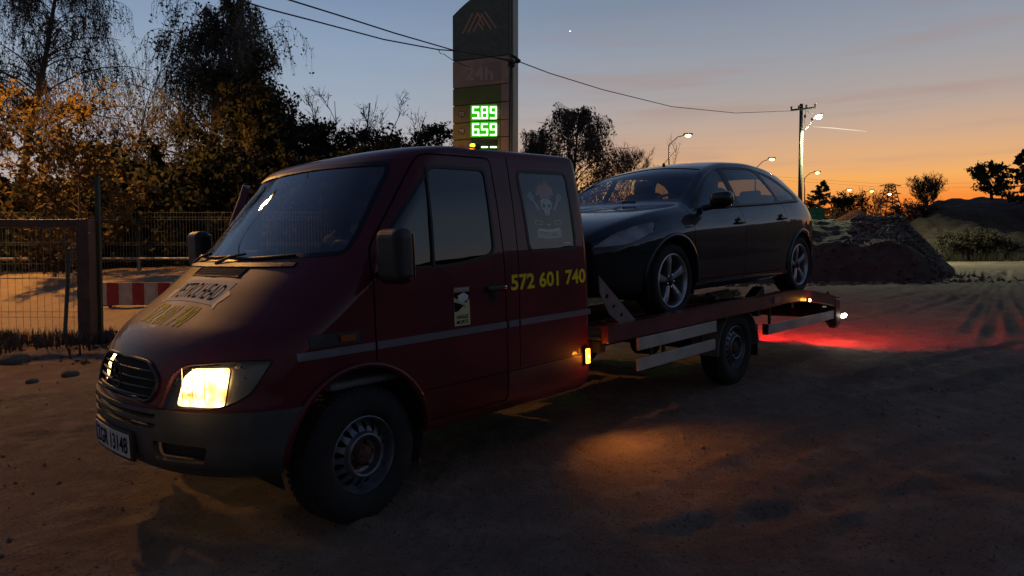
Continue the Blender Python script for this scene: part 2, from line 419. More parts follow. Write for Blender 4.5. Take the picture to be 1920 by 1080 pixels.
def plate(outlines, th):
    """flat sheet with holes (outlines: outer first), extruded; returns verts(3D u,v,h) and faces"""
    c = bpy.data.curves.new('p', 'CURVE'); c.dimensions = '2D'; c.fill_mode = 'BOTH'; c.extrude = th/2
    for ol in outlines:
        sp_ = c.splines.new('POLY'); sp_.points.add(len(ol)-1); sp_.use_cyclic_u = True
        for i, (u, v) in enumerate(ol): sp_.points[i].co = (u, v, 0, 1)
    o = bpy.data.objects.new('p', c); COL.objects.link(o); dg = bpy.context.evaluated_depsgraph_get(); me = o.evaluated_get(dg).to_mesh()
    vs = [tuple(v.co) for v in me.vertices]; fs = [tuple(p.vertices) for p in me.polygons]
    o.evaluated_get(dg).to_mesh_clear(); bpy.data.objects.remove(o); bpy.data.curves.remove(c)
    return vs, fs
def light(name, typ, loc, e, color, parent=None, size=.1, spot=None, blend=.5, rot=None, **k):
    l = bpy.data.lights.new(name, typ); l.energy = e; l.color = color
    if typ == 'SPOT': l.spot_size = math.radians(spot); l.spot_blend = blend; l.shadow_soft_size = size
    elif typ == 'POINT': l.shadow_soft_size = size
    elif typ == 'AREA': l.size = size
    o = bpy.data.objects.new(name, l); COL.objects.link(o); o.location = loc
    if rot is not None:
        o.rotation_euler = Vector(rot).to_track_quat('-Z', 'Y').to_euler()
    if parent: o.parent = parent
    return o
# ================================================================== GROUND
rng = np.random.default_rng(11)
_lat = rng.random((256, 256))
def vnoise(x, y, seed=0):
    x = np.asarray(x)+seed*17.3; y = np.asarray(y)+seed*9.1
    xi = np.floor(x).astype(int); yi = np.floor(y).astype(int); fx = x-xi; fy = y-yi
    fx = fx*fx*(3-2*fx); fy = fy*fy*(3-2*fy)
    g = lambda a, b: _lat[a % 256, b % 256]
    return (g(xi, yi)*(1-fx)+g(xi+1, yi)*fx)*(1-fy)+(g(xi, yi+1)*(1-fx)+g(xi+1, yi+1)*fx)*fy-.5
def fbm(x, y, o=4, seed=0):
    s = 0; a = 1
    for i in range(o): s = s+a*vnoise(x*2**i, y*2**i, seed+i); a *= .5
    return s
def sst(v, a, b):
    t_ = np.clip((v-a)/(b-a), 0, 1); return t_*t_*(3-2*t_)
basef = pchip([-200, -10, -5, 0, 5, 9, 12, 20, 32, 60, 130, 500, 3000], [-1.6, -.476, -.238, 0, .238, .428, .56, .82, 1.12, 1.55, 2.2, 3, 3])
# tyre tracks: (points in world x,y), offset of the pair, depth
def cat(pts, n=40):
    P = np.array(pts, float); t_ = np.linspace(0, len(P)-1, n); f0 = pchip(range(len(P)), P[:, 0]); f1 = pchip(range(len(P)), P[:, 1]); return np.stack([f0(t_), f1(t_)], 1)
def gp(px, py):   # ground point under a direction of view, on the sloping yard
    f = np.array([FW[0]*math.cos(PITCH), FW[1]*math.cos(PITCH), math.sin(PITCH)]); u = np.cross(RT, f)
    d = f+RT*(px-960)/FPX+u*(540-py)/FPX
    lo = .5
    for k in range(1500):
        p = CAM+d*lo
        if p[2] < float(basef(p[0])): break
        lo *= 1.004
    return (p[0], p[1])
TRK = []
for pts, dep, wd in (([(1700, 545), (1780, 530), (1850, 515), (1890, 503)], .03, .09), ([(1690, 600), (1800, 560), (1860, 528), (1888, 506)], .04, .10),
                     ([(1800, 640), (1840, 590), (1866, 540), (1888, 506)], .045, .09), ([(1850, 660), (1862, 600), (1878, 545), (1892, 506)], .045, .09),
                     ([(1925, 650), (1892, 590), (1882, 545), (1892, 505)], .04, .085), ([(1960, 620), (1915, 570), (1893, 530), (1890, 505)], .04, .085),
                     ([(1780, 600), (1825, 568), (1862, 536), (1886, 508)], .035, .08), ([(2010, 600), (1940, 550), (1900, 515)], .035, .08), ([(1540, 610), (1680, 585), (1790, 552), (1880, 512)], .035, .12),
                     ([(1500, 560), (1620, 550), (1740, 532)], .03, .10), ([(1520, 575), (1640, 566), (1760, 545)], .03, .09),
                     ([(1300, 1070), (1600, 900), (1920, 780)], .028, .13), ([(1100, 1010), (1500, 830), (1920, 690)], .030, .12), ([(900, 1080), (1500, 960), (1960, 900)], .028, .11),
                     ([(1350, 760), (1650, 700), (1950, 640)], .035, .10), ([(1400, 800), (1700, 735), (1950, 690)], .035, .10),
                     ([(0, 760), (60, 745), (180, 735)], .03, .12), ([(0, 830), (90, 815), (190, 800)], .025, .12), ([(30, 1000), (300, 960), (600, 1010), (900, 1040)], .028, .13)):
    TRK.append((cat([gp(*p) for p in pts]), dep, wd))
def hfun(x, y, detail=True):
    x = np.asarray(x, float); y = np.asarray(y, float)
    D = (x-CAM[0])*FW[0]+(y-CAM[1])*FW[1]; s = (x-CAM[0])*RT[0]+(y-CAM[1])*RT[1]
    h = basef(x)
    h = h+.92*sst(D, 11.6, 17)*sst(-s, .5, 4)
    h = h+2.6*sst(D, 44, 62)
    berm = np.exp(-((D-9.9-.25*np.sin(s*1.3))/.55)**2)*sst(-s, 4.0, 5.5)
    h = h+berm*(.07+.10*(fbm(x*1.5, y*1.5, 3, 9)+.3))
    if detail:
        und = np.exp(-((x-2)/4.2)**2-((y)/1.6)**2)      # packed flat under the truck
        h = h+fbm(x*.55, y*.55, 4, 1)*.035*(1-.9*und)+fbm(x*2.6, y*2.6, 4, 3)*.020*(1-.4*und)+fbm(x*9, y*9, 4, 5)*.013+np.clip(fbm(x*14, y*14, 2, 8)-.25, 0, 1)*.02
        rip = sst(D, 9, 14)*(1-sst(D, 30, 40))*sst(s, 2, 5)
        h = h+rip*.05*np.abs(fbm(x*1.1+y*.6, y*3.4-x*.8, 4, 12))
        for P, dep, wd in TRK:
            m = (x > P[:, 0].min()-1) & (x < P[:, 0].max()+1) & (y > P[:, 1].min()-1) & (y < P[:, 1].max()+1)
            if not m.any(): continue
            xx = x[m]; yy = y[m]; d2 = np.full(xx.shape, 9.0); un = np.zeros(xx.shape); nP = len(P)-1
            for i in range(len(P)-1):
                a = P[i]; b = P[i+1]-a; L2 = (b@b)+1e-9; t_ = np.clip(((xx-a[0])*b[0]+(yy-a[1])*b[1])/L2, 0, 1)
                dd = np.hypot(xx-a[0]-b[0]*t_, yy-a[1]-b[1]*t_); cl_ = dd < d2; un[cl_] = (i+t_[cl_])/nP; d2 = np.minimum(d2, dd)
            dp = dep*.8*np.clip(un*3, 0, 1)*np.clip((1-un)*6+.3, 0, 1)*(.7+1.2*np.abs(vnoise(xx*2, yy*2, 4))); hh = -dp*np.exp(-(d2/wd)**4)+dp*.6*np.exp(-((d2-wd*1.5)/(wd*.45))**2)
            h[m] = h[m]+hh*(1+.5*fbm(xx*3, yy*3, 2, 7))
    return h
def grid_mesh(name, PX, PY, PZ, m, parent=None, smooth=True):
    nr, nc = PX.shape; me = bpy.data.meshes.new(name); co = np.stack([PX, PY, PZ], -1).reshape(-1, 3).astype(np.float32)
    me.vertices.add(nr*nc); me.vertices.foreach_set('co', co.ravel())
    i, j = np.meshgrid(np.arange(nr-1), np.arange(nc-1), indexing='ij'); a = (i*nc+j).ravel()
    q = np.stack([a, a+1, a+nc+1, a+nc], 1).astype(np.int32)
    me.loops.add(q.size); me.loops.foreach_set('vertex_index', q.ravel()); me.polygons.add(len(q)); me.polygons.foreach_set('loop_start', np.arange(0, q.size, 4, dtype=np.int32)); me.polygons.foreach_set('loop_total', np.full(len(q), 4, np.int32))
    me.update(); me.validate()
    me.polygons.foreach_set('use_smooth', [smooth]*len(q))
    me.materials.append(m); o = bpy.data.objects.new(name, me); COL.objects.link(o)
    if parent: o.parent = parent
    o['kind'] = 'structure'
    return o
def sand(name, c1, c2, c3, bstr=.5):
    m = bpy.data.materials.new(name); m.use_nodes = True; n = m.node_tree; b = n.nodes['Principled BSDF']; b.inputs['Roughness'].default_value = .93; b.inputs['Specular IOR Level'].default_value = .2
    g = n.nodes.new('ShaderNodeNewGeometry')
    def nz_(sc, det=5, ro=.55):
        z = n.nodes.new('ShaderNodeTexNoise'); z.inputs['Scale'].default_value = sc; z.inputs['Detail'].default_value = det; z.inputs['Roughness'].default_value = ro; n.links.new(g.outputs['Position'], z.inputs['Vector']); return z.outputs[0]
    def mx(f, a, b_, lo=.35, hi=.65):
        r = n.nodes.new('ShaderNodeMapRange'); r.inputs[1].default_value = lo; r.inputs[2].default_value = hi; n.links.new(f, r.inputs[0])
        k = n.nodes.new('ShaderNodeMix'); k.data_type = 'RGBA'; n.links.new(r.outputs[0], k.inputs[0])
        for i, v in ((6, a), (7, b_)):
            if isinstance(v, tuple): k.inputs[i].default_value = (*v, 1)
            else: n.links.new(v, k.inputs[i])
        return k.outputs[2]
    a = mx(nz_(.35), c1, c2); a = mx(nz_(3.0, 8, .65), a, c3, .48, .78); a2 = mx(nz_(60, 3), a, tuple(x*.35 for x in c1), .58, .70)
    n.links.new(a2, b.inputs['Base Color'])
    ad_ = n.nodes.new('ShaderNodeMath'); ad_.operation = 'ADD'; m1 = n.nodes.new('ShaderNodeMath'); m1.operation = 'MULTIPLY'; m1.inputs[1].default_value = 3.0; n.links.new(nz_(7, 8, .7), m1.inputs[0]); n.links.new(m1.outputs[0], ad_.inputs[0]); n.links.new(nz_(70, 4, .6), ad_.inputs[1])
    bp = n.nodes.new('ShaderNodeBump'); bp.inputs['Strength'].default_value = bstr; bp.inputs['Distance'].default_value = .02; n.links.new(ad_.outputs[0], bp.inputs['Height']); n.links.new(bp.outputs[0], b.inputs['Normal'])
    return m
M['sand'] = sand('packed_sand', (.138, .092, .066), (.205, .145, .108), (.30, .225, .172), 1.0)
M['soil'] = sand('dark_soil', (.050, .034, .024), (.085, .06, .045), (.12, .09, .065), .9)
M['gravel'] = sand('pale_gravel', (.13, .11, .085), (.18, .155, .12), (.22, .19, .15), 1.0)
th_ = np.linspace(math.radians(-52), math.radians(52), 640); rr_ = np.concatenate([np.geomspace(1.2, 60, 560), np.geomspace(62, 3000, 40)])
TH, RR = np.meshgrid(th_, rr_); az = YAW-TH
GX = CAM[0]+RR*np.cos(az); GY = CAM[1]+RR*np.sin(az)
GZ = hfun(GX.ravel(), GY.ravel()).reshape(GX.shape)
grid_mesh('ground', GX[:, ::-1], GY[:, ::-1], GZ[:, ::-1], M['sand'])
# the yard goes on behind and beside the camera
th2 = np.linspace(math.radians(52), math.radians(308), 60); rr2 = np.geomspace(1.2, 3000, 60)
TH, RR = np.meshgrid(th2, rr2); az = YAW-TH; GX = CAM[0]+RR*np.cos(az); GY = CAM[1]+RR*np.sin(az)
grid_mesh('yard_ground', GX[:, ::-1], GY[:, ::-1], hfun(GX.ravel(), GY.ravel(), False).reshape(GX.shape), M['sand'])
t2 = np.linspace(0, 2*PI, 40); r2_ = np.array([0.0, 1.2]); TH, RR = np.meshgrid(t2, r2_); GX = CAM[0]+RR*np.cos(TH); GY = CAM[1]+RR*np.sin(TH)
grid_mesh('ground_underfoot', GX, GY, hfun(GX.ravel(), GY.ravel(), False).reshape(GX.shape)-.002, M['sand'])
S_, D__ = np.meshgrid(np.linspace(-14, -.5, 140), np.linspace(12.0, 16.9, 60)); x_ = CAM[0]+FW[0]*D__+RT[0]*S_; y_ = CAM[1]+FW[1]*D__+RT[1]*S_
M['pale'] = sand('lamplit_verge_sand', (.30, .235, .17), (.36, .29, .21), (.24, .185, .135), .6)  # paler sand over the bank, street lamp brightness put into its colour
grid_mesh('lamplit_sand_verge', x_, y_, hfun(x_.ravel(), y_.ravel()).reshape(x_.shape)+.012, M['pale'])
def SD(s, D): return (CAM[0]+FW[0]*D+RT[0]*s, CAM[1]+FW[1]*D+RT[1]*s)
def mound(name, s0, s1, D0, D1, fn, m, n=150):
    S, D = np.meshgrid(np.linspace(s0, s1, n), np.linspace(D0, D1, n)); x = CAM[0]+FW[0]*D+RT[0]*S; y = CAM[1]+FW[1]*D+RT[1]*S
    h = fn(S, D, x, y); b = hfun(x.ravel(), y.ravel(), False).reshape(x.shape)
    return grid_mesh(name, x, y, b+h-.15, m)
def m1(S, D, x, y):
    H = 1.95*sst(S, 3, 6)*(1-sst(S/D, .545, .65))
    w = .5*np.sin(S*.9)+.9*vnoise(S*.5, D*.0)
    pr = (.62*sst(D, 18.2+w, 21.0+w)+.38*sst(D, 20.4, 25.0))*(1-sst(D, 26.0, 32.0)*.95)
    return H*pr+(fbm(x*1.2, y*1.2, 5, 21)*.30+.02)*sst(pr, .02, .3)*sst(H, .05, .6)
mound('earth_mound', 1, 19, 16.5, 33, m1, M['soil'], 220)
def cone(sc, Dc, R, H, pw=1.25, seed=31, ns=.25):
    def f(S, D, x, y):
        r = np.hypot(S-sc, D-Dc)/R; return H*np.clip(1-r, 0, 1)**pw+fbm(x*.8, y*.8, 4, seed)*ns*sst(1-r, 0, .3)
    return f
mound('spoil_heap', 26, 40, 60, 72, cone(32.8, 66, 4.2, 2.2, 1.0, ns=.12), M['soil'])
mound('gravel_heap', 17, 38, 36, 54, cone(28.4, 46, 9.0, 3.0, 1.15, 33, .9), M['soil'])
def m3(S, D, x, y):
    k = sst(S, .575*D-1.0, .575*D+2.6); return 2.6*k*sst(D, 46, 55)*(1-.5*sst(D, 62, 75))+fbm(x*.4, y*.4, 5, 41)*.6*k*sst(D, 46, 50)-.1*k-.3*(1-k)
mound('soil_bank', 25, 75, 44, 76, m3, M['soil'], 160)
# long bank of spoil on the open side of the yard: it is what the near flank of the truck mirrors
def m4(S, D, x, y): return (3.0+.14*np.clip(D+8, 0, 30))*sst(S, 26, 34)*(1-sst(S, 52, 60))*(1-.0*D)+fbm(x*.12, y*.12, 3, 51)*1.3*sst(S, 26, 34)+.3
mound('side_bank', 22, 64, -48, 22, m4, M['soil'], 90)

# rubble and small stones (stuff)
def rock_v(r):
    b = [(0, 0, 1), (.9, 0, .2), (.2, .85, .25), (-.75, .5, .1), (-.7, -.55, .2), (.3, -.85, .1), (0, 0, -.6)]
    return [(x*r*random.uniform(.6, 1.2), y*r*random.uniform(.6, 1.2), z*r*random.uniform(.5, 1)) for x, y, z in b]
RF = [(0, 1, 2), (0, 2, 3), (0, 3, 4), (0, 4, 5), (0, 5, 1), (6, 2, 1), (6, 3, 2), (6, 4, 3), (6, 5, 4), (6, 1, 5)]
def scatter(name, n, pick, rr__, m, zf):
    mb = MB()
    for k in range(n):
        s, D = pick(); x, y = SD(s, D); z = zf(s, D, x, y); r = random.uniform(*rr__)*random.choice((.6, 1, 1, 1.6)); a = random.uniform(0, 6.3)
        mb.add([(x+u*math.cos(a)-v*math.sin(a), y+u*math.sin(a)+v*math.cos(a), z+w+r*.15) for u, v, w in rock_v(r)], RF)
    return mb.build(name, m, kind='stuff', fixn=False)
def zm1(s, D, x, y): return float(hfun(np.array([x]), np.array([y]), False)[0]+m1(np.array([s]), np.array([D]), np.array([x]), np.array([y]))[0])-.15
def zg(s, D, x, y): return float(hfun(np.array([x]), np.array([y]))[0])
def pk1():
    D = 20.6+4.6*random.random(); return D*(.645-.15*random.random()**1.5)+random.gauss(0, .15), D
tag(scatter('rubble', 3400, pk1, (.03, .11), M['gravel'], zm1), 'pale broken rubble strewn down the end of the dark earth mound', 'rubble')
tag(scatter('clods', 500, lambda: (random.uniform(5, 13.6), 18.0+random.random()**2*3.5-.5), (.02, .07), M['soil'], lambda s, D, x, y: max(zm1(s, D, x, y), zg(s, D, x, y)-.01)), 'dark clods fallen along the foot of the earth mound', 'clods')
tag(scatter('pebbles', 3800, lambda: (random.uniform(-5, 11), 1.4+random.random()**1.5*15), (.004, .013), M['gravel'], zg), 'small pebbles scattered over the packed sand', 'pebbles')
tag(scatter('fence_stones', 160, lambda: (random.uniform(-9.5, -4.5), random.uniform(8.6, 10.6)), (.015, .05), M['gravel'], zg), 'grey stones lying in the weeds under the gate', 'stones')
for (px_, py_, r, lb) in ((28, 668, .13, 'pale rounded rock below the gate at the left edge'), (132, 690, .07, 'small grey rock on the sand below the brown gate post'), (60, 700, .05, 'flat little stone nearest the left edge of the yard')):
    x, y = gp(px_, py_+14); bmr = bmesh.new(); bmesh.ops.create_icosphere(bmr, subdivisions=3, radius=1)
    for v in bmr.verts: v.co = Vector((v.co.x*r*1.25, v.co.y*r, v.co.z*r*.8))*(1+.25*float(vnoise(v.co.x*1.5+px_, v.co.y*1.5+v.co.z)))
    me = bpy.data.meshes.new('rock'); bmr.to_mesh(me); bmr.free(); o = finish(me, 'rock', M['gravel'], smooth=True); o.location = (x, y, zg(0, 0, x, y)+r*.25); tag(o, lb, 'rock')

# ================================================================== TREES
def mesh_from(vs, fs, name, m, parent, smooth=False, kind=None):
    me = bpy.data.meshes.new(name); me.from_pydata(vs, [], fs); me.materials.append(m)
    if smooth: me.polygons.foreach_set('use_smooth', [True]*len(me.polygons))
    o = bpy.data.objects.new(name, me); COL.objects.link(o); o.parent = parent
    if kind: o['kind'] = kind
    return o
def leaves_mesh(P, size, name, m, parent, aspect=.6, down=0.0):
    P = np.array(P, float); n = len(P); rg_ = np.random.default_rng(n)
    a = rg_.normal(size=(n, 3)); a[:, 2] -= down; a /= np.linalg.norm(a, axis=1)[:, None]
    b = rg_.normal(size=(n, 3)); b -= a*(a*b).sum(1)[:, None]; b /= np.linalg.norm(b, axis=1)[:, None]
    s = size*rg_.uniform(.6, 1.35, size=(n, 1)); V = np.stack([P-a*s*.5, P+b*s*aspect*.5, P+a*s*.5, P-b*s*aspect*.5], 1).reshape(-1, 3).astype(np.float32)
    me = bpy.data.meshes.new(name); me.vertices.add(4*n); me.vertices.foreach_set('co', V.ravel()); q = np.arange(4*n, dtype=np.int32)
    me.loops.add(4*n); me.loops.foreach_set('vertex_index', q); me.polygons.add(n); me.polygons.foreach_set('loop_start', q[::4].copy()); me.polygons.foreach_set('loop_total', np.full(n, 4, np.int32)); me.update()
    me.materials.append(m); o = bpy.data.objects.new(name, me); COL.objects.link(o); o.parent = parent; return o
def leafmat(name, c, c2):
    m = mat(name, c, .75, noise=.0, nscale=1.3, color2=c2, spec=.2); b = m.node_tree.nodes['Principled BSDF']; return m
M['leaf_dark'] = leafmat('dark_foliage', (.018, .024, .012), (.034, .038, .018))
M['leaf_birch'] = leafmat('birch_foliage', (.040, .045, .026), (.08, .075, .04))
M['leaf_warm'] = leafmat('maple_foliage', (.075, .050, .020), (.15, .105, .03))
M['leaf_brown'] = leafmat('bare_brown_buds', (.07, .05, .04), (.11, .08, .06))
M['leaf_dull'] = leafmat('dull_scrub', (.030, .024, .016), (.05, .042, .028))
M['needle'] = leafmat('spruce_needles', (.022, .034, .02), (.04, .05, .03))
M['bark'] = mat('bark', (.075, .055, .042), .9, noise=.4, nscale=9, bump=.6, bscale=30)
M['bark_birch'] = mat('birch_bark', (.17, .15, .13), .85, noise=.0, nscale=6, color2=(.05, .04, .035), bump=.5, bscale=20)
M['bark_lit'] = mat('lamplit_bark', (.09, .07, .055), .9)  # lighter copy of the bark, lamplight put into the colour
class Tree:
    def __init__(s, seed): s.r = random.Random(seed); s.v = []; s.f = []; s.tv = []; s.tf = []; s.L = []
    def tube(s, pts, r0, r1, n, trunk=False):
        V, F = (s.v, s.f) if trunk else (s.tv, s.tf)
        o = len(V); k = len(pts); up = Vector((s.r.random()-.5, s.r.random()-.5, .1)).normalized()
        for i, p in enumerate(pts):
            d = (pts[min(i+1, k-1)]-pts[max(0, i-1)]); d = d.normalized() if d.length > 1e-9 else Vector((0, 0, 1))
            u = (up-d*up.dot(d)); u = u.normalized() if u.length > 1e-4 else d.orthogonal().normalized(); w = d.cross(u); rr = r0+(r1-r0)*i/(k-1)
            for j in range(n):
                a = 2*PI*j/n; V.append(tuple(p+(u*math.cos(a)+w*math.sin(a))*rr))
        for i in range(k-1):
            for j in range(n): F.append((o+i*n+j, o+i*n+(j+1) % n, o+(i+1)*n+(j+1) % n, o+(i+1)*n+j))
    def path(s, p, d, L, n, curve=(0, 0, 0), wig=.12):
        pts = [Vector(p)]; d = Vector(d).normalized(); st = L/n; c = Vector(curve)
        for i in range(n):
            d = (d+c/n+Vector((s.r.gauss(0, wig), s.r.gauss(0, wig), s.r.gauss(0, wig*.6)))*.6).normalized(); pts.append(pts[-1]+d*st)
        return pts
def tree(name, label, base, H, R, seed, kind='round', nb=26, ns=7, nt=5, leaf=.09, nl=3, lm='leaf_dark', bm_='bark', r0=.14, lean=(0, 0, 0), f0=.2, group=None, stems=1, cat='tree', twr=.006):
    t = Tree(seed); R0 = t.r; root = thing(name, label, cat, (0, 0, 0), (0, 0, 0), group); root.location = tuple(base)
    for st_ in range(stems):
        d0 = Vector((R0.gauss(0, .10 if stems == 1 else .28), R0.gauss(0, .10 if stems == 1 else .28), 1))+Vector(lean)
        Hs = H*(1 if st_ == 0 else R0.uniform(.65, .98))
        if kind == 'shoots' and stems > 1: d0 = Vector(((st_/(stems-1)-.5)*1.1*RT[0], (st_/(stems-1)-.5)*1.1*RT[1], 1)); Hs = H*R0.uniform(.78, 1.0)
        tr = t.path((R0.gauss(0, .1)*(stems > 1), R0.gauss(0, .1)*(stems > 1), -.3), d0, Hs+.3, 12, (0, 0, 0 if kind == 'shoots' else .3), .05 if kind == 'shoots' else .09)
        t.tube(tr, r0/(stems**.5), r0*.12, 7, True)
        for b in range(nb//stems):
            f = f0+(1-f0)*(b+R0.random())/(nb//stems); q = f*12; i = min(11, int(q)); p = tr[i].lerp(tr[i+1], q-i)
            az_ = R0.uniform(0, 2*PI)
            if kind == 'spruce': Lb = R*(1.02-f)**.85*R0.uniform(.85, 1.1); el = .05-.15*(1-f); cv = (0, 0, .25)
            elif kind == 'birch': Lb = R*(.45+.75*math.sin(PI*min(1, f*1.05))**.8)*R0.uniform(.5, 1.1); el = .9; cv = (0, 0, -1.0)
            elif kind == 'bare': Lb = R*(.5+.6*math.sin(PI*f*.9))*R0.uniform(.6, 1.1); el = .75; cv = (0, 0, .35)
            elif kind == 'shoots': Lb = R*R0.uniform(.4, 1); el = 1.15; cv = (0, 0, .3)
            else: Lb = R*(.35+.85*math.sin(PI*(f*.88+.06))**.7)*R0.uniform(.65, 1.08); el = .55; cv = (0, 0, .1)
            d = Vector((math.cos(az_)*math.cos(el), math.sin(az_)*math.cos(el), math.sin(el)))
            br = t.path(p, d, Lb, 5, cv, .14); rb = max(.012, r0*.32*(1.1-f)*min(1, Lb/1.5)); t.tube(br, rb, .008, 4)
            for k in range(ns):
                g = .25+.75*(k+R0.random())/ns; q = g*5; i = min(4, int(q)); p2 = br[i].lerp(br[i+1], q-i)
                if kind == 'spruce':
                    sd = 1 if k % 2 else -1; d2 = (br[-1]-br[0]).normalized(); side = d2.cross(Vector((0, 0, 1))).normalized(); L2 = Lb*.35*(1.15-g); sp2 = t.path(p2, d2*.7+side*sd+Vector((0, 0, -.35)), L2, 2, (0, 0, 0), .05)
                    t.tube(sp2, .010, .004, 3)
                    for _ in range(nl*nt): u = R0.random(); t.L.append(tuple(sp2[0].lerp(sp2[-1], u)+Vector((R0.gauss(0, .04), R0.gauss(0, .04), R0.gauss(-.04, .05)))))
                    continue
                d2 = (br[min(5, i+1)]-br[i]).normalized()+Vector((R0.gauss(0, .6), R0.gauss(0, .6), R0.gauss(.1, .5)))
                L2 = Lb*R0.uniform(.22, .45); cv2 = (0, 0, -1.8) if kind == 'birch' else (0, 0, .2)
                sb = t.path(p2, d2, L2, 3, cv2, .16); t.tube(sb, .008, .005, 3)
                for j in range(nt):
                    g2 = .2+.8*(j+R0.random())/nt; q = g2*3; i2 = min(2, int(q)); p3 = sb[i2].lerp(sb[i2+1], q-i2)
                    if kind == 'birch': d3 = Vector((R0.gauss(0, .22), R0.gauss(0, .22), -1)); L3 = R0.uniform(.35, 1.2)
                    elif kind in ('bare', 'shoots'): d3 = Vector((R0.gauss(0, .5), R0.gauss(0, .5), R0.gauss(.8, .3))); L3 = R0.uniform(.15, .5)
                    else: d3 = Vector((R0.gauss(0, 1), R0.gauss(0, 1), R0.gauss(.2, .8))); L3 = R0.uniform(.12, .38)
                    tw = t.path(p3, d3, L3, 2, (0, 0, 0), .12); t.tube(tw, twr, twr*.5, 3)
                    for _ in range(nl):
                        u = R0.random(); t.L.append(tuple(tw[0].lerp(tw[-1], u)+Vector((R0.gauss(0, .03+leaf*.25), R0.gauss(0, .03+leaf*.25), R0.gauss(0, .03+leaf*.25)))))
    mesh_from(t.v, t.f, 'trunk', M[bm_], root, True)
    mesh_from(t.tv, t.tf, 'branches', M[bm_], root)
    if t.L: leaves_mesh(t.L, leaf, 'crown', M[lm], root, down=1.0 if kind == 'birch' else 0)
    return root
def tb(px_, D, dz=0.0):
    p = at(px_, 490, D); z = float(hfun(np.array([p[0]]), np.array([p[1]]), False)[0]); return (p[0], p[1], z+dz)
def ht(py_, D, b): return CAM[2]+(490-py_)/FPX*D-b[2]
TOPK = {'round': .45, 'birch': .12, 'bare': .35}
